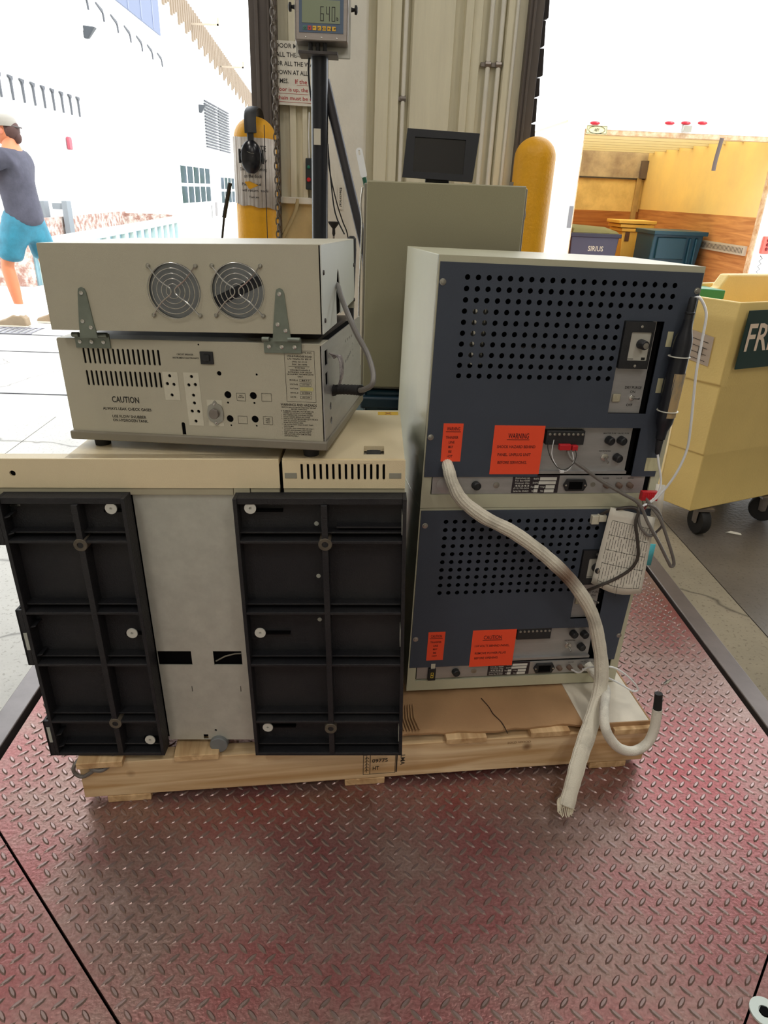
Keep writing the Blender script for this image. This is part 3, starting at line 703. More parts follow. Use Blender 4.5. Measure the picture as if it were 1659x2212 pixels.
for fx, fz, fr in FAN:
    g = MB()
    for rr_ in (.0435, .0355, .0275, .0195, .0115):
        g.tube([(fx + rr_ * math.cos(2 * PI * k / 36), -.006, fz + rr_ * math.sin(2 * PI * k / 36)) for k in range(36)], .00085, 6, closed=True)
    go = g.build('fan_guard', CHROME, lid)
    h = .0395
    for sx in (-1, 1):
        MB().tube(smooth_path([(fx + sx * h, -.0035, fz + .0385), (fx + sx * .022, -.0075, fz + .018), (fx + sx * .006, -.0075, fz + .006), (fx + sx * .0035, -.0075, fz), (fx + sx * .006, -.0075, fz - .006), (fx + sx * .022, -.0075, fz - .018), (fx + sx * h, -.0035, fz - .0385)], 4), .0011, 6).build('guard_spoke', CHROME, go)
        for sz in (-1, 1):
            MB().lathe([(.0036, 0), (.0036, .0025), (.0022, .0045), (.001, .0048)], (fx + sx * h, 0, fz + sz * .0385), (0, -1, 0), 12).build('guard_screw', SCREWM, go)
    if fx > .3:
        MB().box(fx - .045, fx + .045, .002, .0038, -.008, .008, ).build('fan_strut', BLKSTEEL, go).matrix_local = Matrix.Translation((fx * 1, 0, fz)) @ Matrix.Rotation(-.42, 4, 'Y') @ Matrix.Translation((-fx, 0, 0))
# strap hinges joining lid and body
for x0, hs_ in ((0, 'left'), (.3405, 'right')):
    mt_ = ZINC
    hM = MB(); xo = .333 * (hs_ == 'right'); zo = .002 * (hs_ == 'right')
    hM.plate([(.0485 + xo, -.012), (.080 + xo, -.012), (.0765 + xo, .010), (.0715 + xo, .062 + zo), (.0690 + xo, .0675 + zo), (.0640 + xo, .0700 + zo), (.0590 + xo, .0675 + zo), (.0575 + xo, .062 + zo), (.0505 + xo, .010)], [], -.0028, -.0002)
    ho = hM.build('strap_hinge', mt_, lid, smooth=0, label='%s zinc strap hinge' % hs_)
    for x, z in ((.0640, .061 + zo), (.0585, .0155), (.0712, .0055)):
        MB().lathe([(.0036, 0), (.0034, .0018), (.001, .0026)], (x + xo, -.0028, z), (0, -1, 0), 12).build('hinge_screw', CHROME, ho)
    hl = MB().box(.036 + x0, .1005 + x0, -.0035, -.0004, .156, .181).build('hinge_leaf', mt_, sri, bevel=.0006)
    MB().cyl((.080 + x0, -.008, .1795), (.1005 + x0, -.008, .1795), .0042, 12).build('knuckle', mt_, hl)
    MB().cyl((.036 + x0, -.008, .1795), (.048 + x0, -.008, .1795), .0042, 12).build('knuckle', mt_, hl)
    for x, z in ((.0455, .167), (.0675, .167), (.0895, .167)):
        MB().lathe([(.0036, 0), (.0034, .0018), (.001, .0026)], (x + x0, -.0035, z), (0, -1, 0), 12).build('hinge_screw', CHROME, hl)
mb = MB(); mb.tube(smooth_path([(.01, .10, .12), (-.012, .10, .124), (-.02, .10, .112), (-.006, .10, .104), (.01, .10, .104)], 5), .004, 8); mb.build('side_handle', RUBBER, sri)

# ---------------------------------------------------------------- blue-panelled cabinets (right stack)
BM = frame_matrix(.1212, 1.2845, .15, .1141, -.0318, .016)
CW, CD = .524, .34
CABH = .499
def cab(z0, H, P, name, label):
    t = thing(name, label, 'lab instrument', BM @ Matrix.Translation((0, 0, z0)))
    mb = MB(); e = .0025
    mb.box(0, e, 0, CD, 0, H); mb.box(CW - e, CW, 0, CD, 0, H); mb.box(e, CW - e, 0, CD, H - e, H); mb.box(e, CW - e, 0, CD, 0, e)
    mb.build('casing', CREAM, t, bevel=.001)
    mb = MB(); mb.plate(rect(.0, CW, 0, H), [rect(.0195, CW - .02, P['rim'], H - .012)], -.001, .006); mb.build('front_frame', CREAM, t, bevel=.001)
    MB().box(.004, CW - .004, .03, CD - .01, .004, H - .006).build('dark_interior', BK, t)
    if z0:
        MB().cyl((.092, .034, .300), (.092, .034, .415), .026, 20).build('inner_can', CHROME, t)
        MB().box(.18, .34, .012, .02, .330, .336).build('inner_bracket', CABLE, t)
    pt, pb = P['pt'], P['pb']; wt = P['wt']; cx0, cx1, cz0, cz1 = P['ctl']
    wx0, wx1 = .246, .457
    outl = [(.003, pb), (wx0, pb), (wx0, wt), (wx1, wt), (wx1, pb), (P['px1b'], pb), (.5215, pt - .05), (.5215, pt), (.003, pt)]
    hol = [circle(x, z, .0052, 12) for x, z in P['holes']] + [rect(cx0, cx1, cz0, cz1)]
    if P.get('hh'): hol.append(circle(P['hh'][0], P['hh'][1], .011, 14))
    mb = MB(); mb.plate(outl, hol, -.0035, -.0015)
    pn = mb.build('perforated_panel', SLATE, t, smooth=0, label='slate blue rear panel with rows of round holes')
    for x, z in P['screws']:
        MB().lathe([(.0062, 0), (.0062, .0012), (.0042, .0016), (.0036, .0026), (.001, .003)], (x, -.0035, z), (0, -1, 0), 14).build('panel_screw', SCREWM, pn)
    # control plate
    mb = MB(); mb.box(cx0, cx0 + (cx1 - cx0) * .86, .004, .006, cz0, cz1); cp = mb.build('control_plate', ALU, t)
    kx0, kx1, kz0, kz1 = P['bez']
    mb = MB(); mb.plate(rect(kx0, kx1, kz0, kz1), [rect(kx0 + .016, kx1 - .004, kz0 + .016, kz1 - .02)], -.009, .004); bz = mb.build('dial_bezel', BLKPL, cp, bevel=.002)
    MB().box(kx0 + .014, kx1 - .003, -.006, .002, kz0 + .014, kz1 - .018).build('dial_face', mat('dial_face_silver', S(196, 194, 184), .5, .2), bz)
    kx, kz = P['knob']
    MB().lathe([(.0095, 0), (.009, .016), (.0078, .018), (.0060, .0182)], (kx, -.006, kz), (.12, -1, -.05), 24).build('dial_knob', BLKPL, bz)
    MB().lathe([(.006, 0), (.0058, .001), (.001, .0012)], (kx + .0022, -.0240, kz - .0009), (.12, -1, -.05), 20).build('knob_cap', CHROME, bz)
    for z in (kz1 - .009, kz0 + .006): MB().lathe([(.003, 0), (.0028, .0015), (.0005, .002)], ((kx0 + kx1) / 2 + .003, -.009, z), (0, -1, 0), 10).build('bezel_screw', CHROME, bz)
    mb = MB(); d = P['sw']
    mb.text('DRY PURGE', d[0] - .020, d[0] + .016, d[1] + .018, .006, .0036); mb.text('ON', d[0] - .007, d[0] + .004, d[1] + .0095, .0055, .0036); mb.text('OFF', d[0] - .010, d[0] + .003, d[1] - .018, .0055, .0036)
    mb.build('switch_lettering', INK, cp, smooth=0)
    MB().box(kx0 + .018, kx0 + .030, -.0064, -.0061, kz0 + .0185, kz0 + .0195).build('maker_mark', INK, bz)
    MB().box(kx1 - .016, kx1 - .008, -.0064, -.0061, kz0 + .0175, kz0 + .0225).build('rating_mark', INK, bz)
    mb = MB(); mb.lathe([(.0062, 0), (.0062, .003), (.0045, .004)], (d[0] - .002, .004, d[1]), (0, -1, 0), 6); mb.cyl((d[0] - .002, .001, d[1]), (d[0] + .006, -.013, d[1] + .002), .0018, 8, .0026); mb.build('toggle_switch', CHROME, cp)
    MB().box(d[0] - .044, d[0] - .027, .0, .004, d[1] - .009, d[1] + .008).build('grubby_lamp', mat('cloudy_lamp_cap', S(178, 172, 148), .6, var=.15, scale=90), cp, bevel=.002)
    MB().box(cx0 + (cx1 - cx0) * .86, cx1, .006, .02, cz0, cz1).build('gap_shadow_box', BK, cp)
    # lower window plate
    wb = P['wb']
    mb = MB(); mb.box(.18, .446, .010, .012, wb, wt + .01); mb.box(.18, .446, .001, .012, wb - .003, wb + .003); wp = mb.build('connector_plate', ALU, t)
    MB().box(.446, .457, .012, .02, wb, wt).build('side_gap', BK, wp)
    tz = P['tz']
    mb = MB(); mb.box(.253, .336, -.004, .010, tz - .014, tz + .016)
    tb = mb.build('terminal_block', BLKPL, wp, bevel=.001)
    for k in range(8): MB().lathe([(.0028, 0), (.0028, .002), (.001, .0026)], (.2595 + k * .0101, -.004, tz + .009), (0, -1, 0), 10).build('terminal_screw', SCREWM, tb)
    mb = MB()
    for k in range(12): mb.text('B3A7H2RC8K45'[k], .256 + k * .0065, .2605 + k * .0065, tz + .018, .0045, .0096)
    mb.build('printed_lettering', WHITEINK if z0 else INK, tb, smooth=0)
    for i, (x, z) in enumerate(P['fuses']):
        MB().lathe([(.0092, 0), (.0088, .012), (.0070, .014), (.0066, .0125), (.001, .0125)], (x, .010, z), (.25, -1, -.1), 20).build('fuse_holder', BLKPL, wp)
    x, z = P['tog']; mb = MB(); mb.lathe([(.008, 0), (.008, .003), (.005, .004)], (x, .010, z), (0, -1, 0), 16); mb.cyl((x, .008, z), (x + .003, -.006, z - .008), .0016, 8, .0024); mb.build('toggle_switch', CHROME, wp)
    mb = MB()
    mb.text('MASTER FUSE  VALVE  FUSE', .383, .44, P['fuses'][0][1] + .0125, .003, .0096); mb.text('DIGIT PROTECTION', .380, .406, P['tog'][1] + .012, .003, .0096)
    mb.build('printed_lettering', INK, wp, smooth=0)
    # bottom strip
    s0, s1 = P['strip']
    mb = MB(); mb.box(.022, .492, .001, .005, s0, s1); sp = mb.build('power_strip_plate', ALU, t, bevel=.0005)
    sm = (s0 + s1) / 2
    MB().lathe([(.0008, 0), (.0165, 0), (.0165, .0006), (.0158, .0008)], (.048, .001, sm), (0, -1, 0), 24).build('blank_plug', ALU, sp) if z0 else None
    MB().lathe([(.0092, 0), (.0088, .010), (.0070, .012), (.0066, .0105), (.001, .0105)], (.115, .001, sm), (.15, -1, 0), 20).build('fuse_holder', BLKPL, sp)
    MB().lathe([(.0065, 0), (.0065, .002), (.001, .0026)], (.160, .001, sm), (0, -1, 0), 18).build('hole_plug', SCREWM, sp)
    mb = MB(); mb.box(.1945, .297, -.0003, .001, s0 + .002, s1 + .001); dp = mb.build('data_plate', mat('dark_data_plate', S(44, 36, 42), .5), sp, label='dark metal data plate with blank fields')
    mb = MB(); h = s1 - s0
    for x0, x1, z0_, z1_ in ((.254, .291, .76, .93), (.252, .290, .54, .71), (.244, .253, .32, .48), (.269, .289, .30, .48), (.243, .252, .09, .26), (.267, .288, .08, .25)):
        mb.box(x0, x1, -.0006, -.0003, s0 + h * z0_, s0 + h * z1_)
    for k, s_ in enumerate(('Envirochem Lab.', 'P.O. Box 43600', 'Cincinnati, Ohio', '45243', '(513) 702-0624', 'Series No. 05-0625')):
        mb.text(s_, .200 - .002 * (k > 3), .232, s0 + h * (.84 - .145 * k), h * .10, -.0006)
    for s_, x0, x1, zz in (('Model No', .240, .252, .80), ('Serial No', .239, .251, .58), ('Phase', .236, .243, .35), ('Voltage', .256, .267, .34), ('Hz', .239, .242, .12), ('Watts', .258, .265, .12)): mb.text(s_, x0, x1, s0 + h * zz, h * .10, -.0006)
    mb.build('plate_lettering', WHITEINK, dp, smooth=0)
    mb = MB(); mb.prism([(.307, sm), (.314, sm + .0135), (.354, sm + .0135), (.361, sm), (.354, sm - .0135), (.314, sm - .0135)], -.004, .001); ic = mb.build('power_inlet', BLKPL, sp, bevel=.001)
    MB().box(.319, .349, -.0046, -.0041, sm - .009, sm + .008).build('inlet_socket', BK, ic)
    for x in (.3125, .3555): MB().lathe([(.0025, 0), (.002, .001), (.0005, .0014)], (x, -.004, sm), (0, -1, 0), 8).build('inlet_screw', CHROME, ic)
    for x in (.375,): MB().lathe([(.0058, 0), (.0058, .0006), (.0050, .0006), (.0048, .0002), (.001, .0002)], (x, .001, sm), (0, -1, 0), 18).build('hole_plug', SCREWM, sp)
    for x in P['jacks']: MB().lathe([(.0062, 0), (.0055, .010), (.0035, .011), (.001, .0105)], (x, .001, sm), (.3, -1, -.15), 14).build('jack', mat('dusty_brown_jack', S(112, 92, 80), .6), sp)
    mb = MB()
    for s_, x in (('POWER', .395), ('VALVE', .425), ('GROUND', .452)): mb.text(s_, x, x + .014, s1 - .004 - .003, .0028, .0006)
    mb.build('printed_lettering', INK, sp, smooth=0)
    MB().box(.492, .505, .003, .02, s0, s1).build('strip_gap', BK, sp)
    return t
def label_sticker(t, x0, x1, z0, z1, lines, lean, M=ORANGE):
    mb = MB(); mb.prism([(x0, z0), (x1, z0), (x1 + lean, z1), (x0 + lean, z1)], -.0042, -.0036)
    s_ = mb.build('warning_label', M, t, smooth=0, label='bright orange paper label reading %s' % lines[0][0])
    mb = MB()
    for txt, a, b, z, h in lines: mb.text(txt, a, b, z, h, -.0046)
    t0 = lines[0]; mb.box(t0[1] - .002, t0[2] + .002, -.0047, -.0044, t0[3] - .003, t0[3] - .0018)
    mb.build('label_lettering', mat('dark_red_print', S(70, 18, 20), .7), s_, smooth=0)
UH = []
for r in range(10):
    for c in range(21 if r < 3 else 16): UH.append((.056 + c * .02055, .4625 - r * .02027))
upper = dict(rim=.030, pt=.4875, pb=.0705, wt=.178, ctl=(.377, .461, .2085, .3945), px1b=.511, holes=UH, hh=(.051, .095),
             screws=[(.010, .4525), (.515, .4545), (.010, .1555)], bez=(.3785, .441, .302, .3935), knob=(.418, .351), sw=(.428, .2405),
             wb=.078, tz=.155, fuses=[(.396, .1485), (.423, .1485), (.421, .110)], tog=(.394, .110), strip=(.0305, .071), jacks=(.403, .432, .457))
Z1 = .4705
LHs = []
for r in range(10):
    n_ = 18 if r < 3 else 16
    for c in range(n_):
        LHs.append((.058 + c * .0202, .4390 - r * .0193))
lower = dict(rim=.0275, pt=.4650, pb=.0670, wt=.162, ctl=(.377, .449, .186, .3675), px1b=.509, holes=LHs, hh=None,
             screws=[(.013, .431), (.012, .146), (.508, .136)], bez=(.3785, .436, .280, .3665), knob=(.413, .324), sw=(.428, .232),
             wb=.075, tz=.148, fuses=[(.396, .139), (.423, .137), (.421, .102)], tog=(.390, .104), strip=(.031, .0665), jacks=(.371, .397, .426, .453))
up = cab(Z1, CABH, upper, 'purge_concentrator', 'upper blue-panelled cream cabinet of the right stack with a WARNING label')
lo = cab(0, .4695, lower, 'purge_concentrator', 'lower blue-panelled cream cabinet of the right stack with a CAUTION label')
label_sticker(up, .0345, .0755, .1045, .1845, [('WARNING', .042, .069, .170, .0075), ('TRANSFER', .041, .067, .153, .0055), ('LINE', .048, .060, .143, .0055), ('MAY', .048, .058, .133, .0055), ('BE', .049, .0555, .123, .0055), ('HOT', .047, .058, .113, .0055)], 0)
label_sticker(up, .1405, .2475, .0765, .1815, [('WARNING', .171, .215, .154, .0115), ('SHOCK HAZARD BEHIND', .150, .232, .1335, .0062), ('PANEL. UNPLUG UNIT', .153, .224, .1165, .0062), ('BEFORE SERVICING.', .155, .218, .0995, .0062)], 0)
label_sticker(lo, .0410, .0805, .0865, .1635, [('CAUTION', .047, .073, .149, .0075), ('TRANSFER', .047, .073, .134, .005), ('LINE', .055, .066, .124, .005), ('MAY', .055, .065, .115, .005), ('BE', .056, .063, .105, .005), ('HOT', .054, .065, .096, .005)], 0)
label_sticker(lo, .1455, .2505, .0635, .1640, [('CAUTION', .173, .216, .139, .0105), ('110 VOLTS BEHIND PANEL.', .154, .238, .118, .006), ('REMOVE POWER PLUG', .156, .231, .098, .006), ('BEFORE OPENING.', .156, .214, .0845, .006)], 0)
# power switch on the lower strip
mb = MB(); mb.box(.0485, .0665, -.006, .001, .030, .063); sw = mb.build('rocker_switch', BLKPL, lo, bevel=.001)
mb = MB(); mb.outline(.0545, .061, .038, .053, .0012, -.0062); mb.box(.0545, .061, -.0063, -.0061, .0445, .0462); mb.build('switch_mark', mat('yellow_mark', S(236, 206, 70), .5), sw)
MB().box(.054, .064, -.0040, -.0036, .0625, .076).build('tape_strip', TAPE, lo)
# tapes and terminals
for x0, x1, z0, z1 in ((.4725, .4845, .3465, .376), (.472, .4835, .253, .283), (.4835, .5155, .0835, .113)): MB().box(x0, x1, -.0042, -.0036, z0, z1).build('tape_strip', TAPE2, up)
mb = MB(); mb.box(.281, .306, -.014, -.004, .132, .144); mb.box(.309, .321, -.014, -.004, .131, .142); rp = mb.build('terminal_plug', RED, up, bevel=.001, label='red plugs on the terminal block')
w1 = MB(); w1.tube(smooth_path([(.261, -.004, .152), (.257, -.008, .138), (.263, -.02, .117), (.279, -.025, .098), (.292, -.03, .096), (.307, -.03, .107), (.317, -.02, .122), (.315, -.012, .136)], 4), .0009, 6); w1.build('thin_wire', INK, up)
w1 = MB(); w1.tube(smooth_path([(.270, -.004, .152), (.267, -.010, .125), (.272, -.02, .108), (.286, -.028, .092), (.300, -.03, .095), (.310, -.026, .112), (.308, -.018, .130)], 4), .0008, 6); w1.build('thin_wire', WTUBE, up)
mb = MB(); mb.box(.282, .290, -.033, -.027, .090, .0945); mb.build('wire_tie', WTUBE, up)
mb = MB(); mb.box(-.0185, .0185, -.006, .006, -.0100, .0100)
for k in range(7): mb.box(-.016 + k * .0046, -.0134 + k * .0046, -.0068, -.0058, -.006, .006)
rc = mb.build('cable_connector', RED, up, bevel=.001, label='loose red multiway connector'); RCM = Matrix.Translation((.4885, -.034, .0385)) @ Matrix.Rotation(.03, 4, 'Y'); rc.matrix_basis = RCM
for k in range(5):
    MB().tube(smooth_path([(.476 + k * .006, -.034, .029), (.478 + k * .003, -.036, .018), (.474 + k * .002, -.040, .008)], 3), .0008, 5).build('connector_wire', (CABLE2, WTUBE, RED, CABLE2, RED)[k], rc).matrix_basis = RCM.inverted()
def zz(p, d=-Z1): return [(x, y, z + d) for x, y, z in p]
gcab = [(.302, -.004, .606), (.305, -.02, .588), (.334, -.03, .569), (.375, -.035, .542), (.425, -.04, .516), (.463, -.045, .495), (.488, -.055, .454), (.522, -.06, .406), (.551, -.06, .364), (.562, -.06, .350), (.5655, -.06, .362), (.538, -.06, .417), (.512, -.055, .465), (.492, -.045, .489), (.478, -.036, .508)]
MB().tube(smooth_path(zz(gcab), 5), .0036, 8).build('data_cable', CABLE, up, label='thick grey cable folded back on itself')
MB().tube(smooth_path(zz([(.465, -.042, .492), (.470, -.05, .452), (.484, -.055, .432), (.497, -.055, .424), (.512, -.055, .428)]), 5), .0032, 8).build('data_cable', CABLE, up)
MB().tube(smooth_path(zz([(.482, -.04, .493), (.499, -.05, .488), (.516, -.05, .468), (.531, -.04, .441), (.533, -.02, .415)]), 5), .0028, 8).build('data_cable', CABLE, up)
MB().tube(smooth_path([(.40, -.006, .452), (.412, -.02, .468), (.431, -.035, .4805), (.455, -.04, .484), (.466, -.045, .476), (.462, -.05, .452), (.473, -.055, .41), (.481, -.055, .371), (.473, -.05, .34), (.449, -.04, .312), (.419, -.03, .289), (.402, -.006, .262)], 5), .0036, 8).build('sensor_cable', CABLE2, lo, label='dark cable looping down to the lower dial')
mb = MB(); mb.box(.395, .412, -.018, -.004, .441, .455); mb.box(.381, .398, -.014, -.003, .433, .453); mb.build('cable_clip', TAPE, lo, bevel=.001)
# transfer hoses
HA = [(.051, .012, .569), (.048, -.02, .566), (.056, -.035, .538), (.077, -.04, .505), (.126, -.045, .468), (.193, -.05, .434), (.271, -.055, .378), (.342, -.06, .312), (.394, -.065, .239), (.420, -.075, .165), (.432, -.09, .099), (.423, -.115, .041), (.391, -.160, .002), (.356, -.205, -.033), (.328, -.245, -.071), (.307, -.275, -.107)]
rad = [.0105, .0115, .0125, .013, .0135, .0135, .014, .0142, .0142, .0145, (.0155, .014), (.0170, .013), (.0195, .012), (.0195, .011), (.0175, .010), (.0175, .010)]
sp_ = smooth_path(zz(HA), 6); rs = []
for i in range(len(rad) - 1):
    a = rad[i] if isinstance(rad[i], tuple) else (rad[i],) * 2; b = rad[i + 1] if isinstance(rad[i + 1], tuple) else (rad[i + 1],) * 2
    for j in range(6):
        f_ = j / 6; w_ = 1 + .035 * math.sin(i * 5.1 + j * 1.3)
        rs.append(((a[0] + (b[0] - a[0]) * f_) * w_, (a[1] + (b[1] - a[1]) * f_) * w_))
rs.append(rad[-1])
def braid_mat(name, base, stain=None):
    M = mat(name, base, .9)
    nt = M.node_tree; N = nt.nodes; L = nt.links; b = N['Principled BSDF']
    tc = N.new('ShaderNodeTexCoord'); n = N.new('ShaderNodeTexNoise'); n.inputs['Scale'].default_value = 22; n.inputs['Detail'].default_value = 5
    L.new(tc.outputs['Object'], n.inputs['Vector'])
    r = N.new('ShaderNodeValToRGB'); r.color_ramp.elements[0].position = .3; r.color_ramp.elements[1].position = .5
    r.color_ramp.elements[0].color = tuple(c * .72 for c in base[:3]) + (1,); r.color_ramp.elements[1].color = base
    L.new(n.outputs['Fac'], r.inputs[0]); out = r.outputs[0]
    if stain:
        vm = N.new('ShaderNodeVectorMath'); vm.operation = 'DISTANCE'; vm.inputs[1].default_value = stain
        L.new(tc.outputs['Object'], vm.inputs[0])
        r2 = N.new('ShaderNodeValToRGB'); r2.color_ramp.elements[0].position = .012; r2.color_ramp.elements[1].position = .05
        r2.color_ramp.elements[0].color = S(124, 86, 64); r2.color_ramp.elements[1].color = (1, 1, 1, 1)
        L.new(vm.outputs['Value'], r2.inputs[0])
        mx = N.new('ShaderNodeMixRGB'); mx.blend_type = 'MULTIPLY'; mx.inputs[0].default_value = .9
        L.new(out, mx.inputs[1]); L.new(r2.outputs[0], mx.inputs[2]); out = mx.outputs[0]
    L.new(out, b.inputs['Base Color'])
    wv = N.new('ShaderNodeTexNoise'); wv.inputs['Scale'].default_value = 420; L.new(tc.outputs['Object'], wv.inputs['Vector'])
    bp = N.new('ShaderNodeBump'); bp.inputs['Strength'].default_value = .5; bp.inputs['Distance'].default_value = .003
    L.new(wv.outputs['Fac'], bp.inputs['Height']); L.new(bp.outputs[0], b.inputs['Normal'])
    return M
def braided_tube(mb, sp, rs, seg=28, amp=.05):
    """a sleeve whose lengthwise strands stand a little proud"""
    P = sp; n = len(P); rings = []; prev = None
    for i in range(n):
        t = (P[min(i + 1, n - 1)] - P[max(i - 1, 0)]).normalized()
        u = Vector((1, 0, 0)) if prev is None else prev
        u = (u - t * t.dot(u)).normalized(); prev = u; w = t.cross(u)
        ra, rb = rs[i] if isinstance(rs[i], tuple) else (rs[i], rs[i])
        rings.append([P[i] + (u * ra * math.cos(2 * PI * k / seg) + w * rb * math.sin(2 * PI * k / seg)) * (1 + (amp if k % 2 else -amp)) for k in range(seg)])
    mb.ring_strip(rings)
hb = MB(); braided_tube(hb, sp_, rs)
hb.build('transfer_hose', braid_mat('off_white_braided_sleeve', S(218, 212, 196), (.318, -.058, .335 - Z1)), up, smooth=60, label='long off-white braided hose with a scorched brown patch, frayed at its end')
hb = MB()
for k in range(22):
    a = 2 * PI * k / 22; c = Vector((.305 + .0165 * math.cos(a), -.277 + .004 * math.sin(a), -.109 - Z1 + .010 * math.sin(a)))
    hb.tube([c + Vector((0, .010, .012)), c + Vector((random.uniform(-.002, .002), -.004, -.004)), c + Vector((random.uniform(-.004, .004), -.008, -.004))], [.0016, .0014, .0007], 5)
hb.build('frayed_end', HOSE, up)
HB = [(.440, -.008, .058), (.452, -.050, .046), (.446, -.10, .052), (.420, -.150, .052), (.409, -.185, .029), (.423, -.195, -.002), (.453, -.195, -.033), (.491, -.19, -.047), (.522, -.185, -.033), (.534, -.18, .003), (.533, -.175, .055)]
sp_ = smooth_path(HB, 6); hb = MB(); braided_tube(hb, sp_, [.0105] * len(sp_), 24)
h2 = hb.build('transfer_hose', braid_mat('white_braided_sleeve', S(228, 224, 212)), lo, smooth=60, label='shorter white hose curling up to a black tip')
MB().tube([(.533, -.175, .053), (.532, -.172, .074), (.530, -.170, .094)], [.0095, .0090, .0085], 14).build('hose_tip', RUBBER, h2, label='black tip')
MB().tube([(.530, -.170, .093), (.534, -.170, .110), (.540, -.170, .120)], .0005, 5).build('tip_wire', SCREWM, h2)
mb = MB(); mb.tube([(.538, -.170, .118), (.542, -.170, .122)], .0035, 8); mb.tube([(.542, -.17, .122), (.546, -.17, .126)], .0042, 6); mb.tube([(.546, -.17, .126), (.552, -.17, .132)], .0028, 8); mb.build('tip_fitting', CHROME, h2)
MB().tube(smooth_path([(.400, -.004, .045), (.41, -.03, .052), (.42, -.045, .076), (.434, -.075, .1), (.457, -.09, .109), (.49, -.09, .089), (.519, -.09, .062), (.533, -.09, .042), (.521, -.09, .038), (.505, -.07, .040), (.484, -.05, .044), (.45, -.03, .050), (.426, -.006, .046)], 5), .0021, 8).build('white_lead', WTUBE, lo, label='thin white lead looping past the cabinet corner')
mb = MB(); mb.lathe([(.006, 0), (.006, .006), (.001, .007)], (.447, -.008, .048), (0, -1, 0), 12); mb.build('yellow_tag', mat('yellow_tag_plastic', S(232, 206, 60), .5), lo)

# bottle-shaped filter strapped to the upper cabinet
bt = thing('filter_cartridge', 'black bottle-shaped filter strapped upright at the right edge of the upper cabinet', 'filter', BM @ Matrix.Translation((.4925, -.024, .63)))
mb = MB(); mb.lathe([(.007, 0), (.0095, .002), (.011, .02), (.0165, .036), (.0178, .050), (.0178, .195), (.0165, .208), (.0115, .224), (.0098, .236), (.0095, .243)], (0, 0, 0), (.02, 0, 1), 24); mb.build('body', BLKSTEEL, bt)
mb = MB(); mb.lathe([(.0083, 0), (.0083, .010), (.0095, .011), (.0095, .014), (.0078, .015), (.0075, .038), (.006, .042)], (.0048, 0, .243), (.02, 0, 1), 18); mb.build('neck', BLKPL, bt)
mb = MB(); mb.lathe([(.0075, 0), (.0068, -.012), (.0055, -.028), (.003, -.032)], (0, 0, 0), (0, 0, 1), 16); mb.build('lower_fitting', BLKPL, bt)
mb = MB(); rng = []
for k in range(15):
    a = -PI * .98 + k * PI * 1.02 / 14; rng.append(a)
for (a0, a1) in zip(rng[:-1], rng[1:]):
    r_ = .0182
    mb.quad([(.002 + r_ * math.cos(a0), r_ * math.sin(a0), .050), (.002 + r_ * math.cos(a1), r_ * math.sin(a1), .050), (.0035 + r_ * math.cos(a1), r_ * math.sin(a1), .140), (.0035 + r_ * math.cos(a0), r_ * math.sin(a0), .140)])
mb.build('paper_label', mat('faded_tan_label', S(176, 152, 112), .6, col2=S(96, 112, 116), scale=30, contrast=(.45, .75), stretch=(3, 1, .6)), bt, label='faded tan printed label')
for z in (.062, .172): MB().tube([(.0022 + .0188 * math.cos(a), .0188 * math.sin(a), z) for a in [2 * PI * k / 28 for k in range(28)]], [(.0012, .0028)] * 28, 6, closed=True, flat=(0, 0, 1)).build('cable_tie', mat('pale_cable_tie', S(206, 204, 192), .45), bt)
TB = [(.5005, -.024, .913), (.506, -.03, .915), (.517, -.035, .901), (.523, -.04, .881), (.522, -.045, .842), (.522, -.05, .78), (.529, -.05, .725), (.537, -.05, .668), (.541, -.05, .619), (.532, -.05, .573), (.518, -.045, .533), (.501, -.04, .503), (.478, -.042, .490)]
off = (.4925, -.024, .63)
MB().tube([Vector(p) - Vector(off) for p in smooth_path(TB, 5)], .0026, 8).build('tubing', WTUBE, bt, label='white tube from the top')
TB = [(.4925, -.024, .604), (.497, -.03, .581), (.507, -.035, .547), (.506, -.04, .522), (.494, -.04, .501), (.475, -.042, .488)]
MB().tube([Vector(p) - Vector(off) for p in smooth_path(TB, 5)], .0024, 8).build('tubing', WTUBE, bt, label='white tube from the bottom')

# paper tag, white paper and cyan tab hanging at the lower cabinet
tg = thing('paper_tag', 'large printed paper form hanging over the right edge of the lower cabinet', 'paper', BM)
mb = MB(); nx, nz = 8, 10; V = []
def tagp(u, v):
    tl, tr, br, bl = Vector((.409, -.030, .481)), Vector((.508, -.045, .462)), Vector((.511, -.050, .279)), Vector((.404, -.018, .290))
    p = (tl * (1 - u) + tr * u) * (1 - v) + (bl * (1 - u) + br * u) * v
    p.y += -.006 * math.sin(PI * u) * v; p.z += -.012 * math.sin(PI * u) * max(0, v - .8) * 5
    return p
for j in range(nz + 1): V.append([mb.bm.verts.new(tagp(i / nx, j / nz)) for i in range(nx + 1)])
for j in range(nz):
    for i in range(nx): mb._f([V[j][i], V[j + 1][i], V[j + 1][i + 1], V[j][i + 1]])
sh = mb.build('sheet', PAPER, tg)
sm_ = sh.modifiers.new('thick', 'SOLIDIFY'); sm_.thickness = .0006
mb = MB()
def tline(u0, v0, u1, v1, w=.006):
    a, b = tagp(u0, v0), tagp(u1, v1); o_ = Vector((0, -.0012, 0)); n_ = Vector((w * .1 * .7, 0, 0)) if abs(u1 - u0) < abs(v1 - v0) else Vector((0, 0, w * .1))
    mb.quad([a - n_ + o_, b - n_ + o_, b + n_ + o_, a + n_ + o_])
random.seed(3)
for k in range(16):
    u = .10 + k * .055; v = .16
    while v < .9:
        d_ = random.uniform(.05, .22)
        for s_ in range(3): tline(u, v + d_ * s_ / 3, u, min(.93, v + d_ * (s_ + .9) / 3), .006)
        v += d_ + random.uniform(.01, .05)
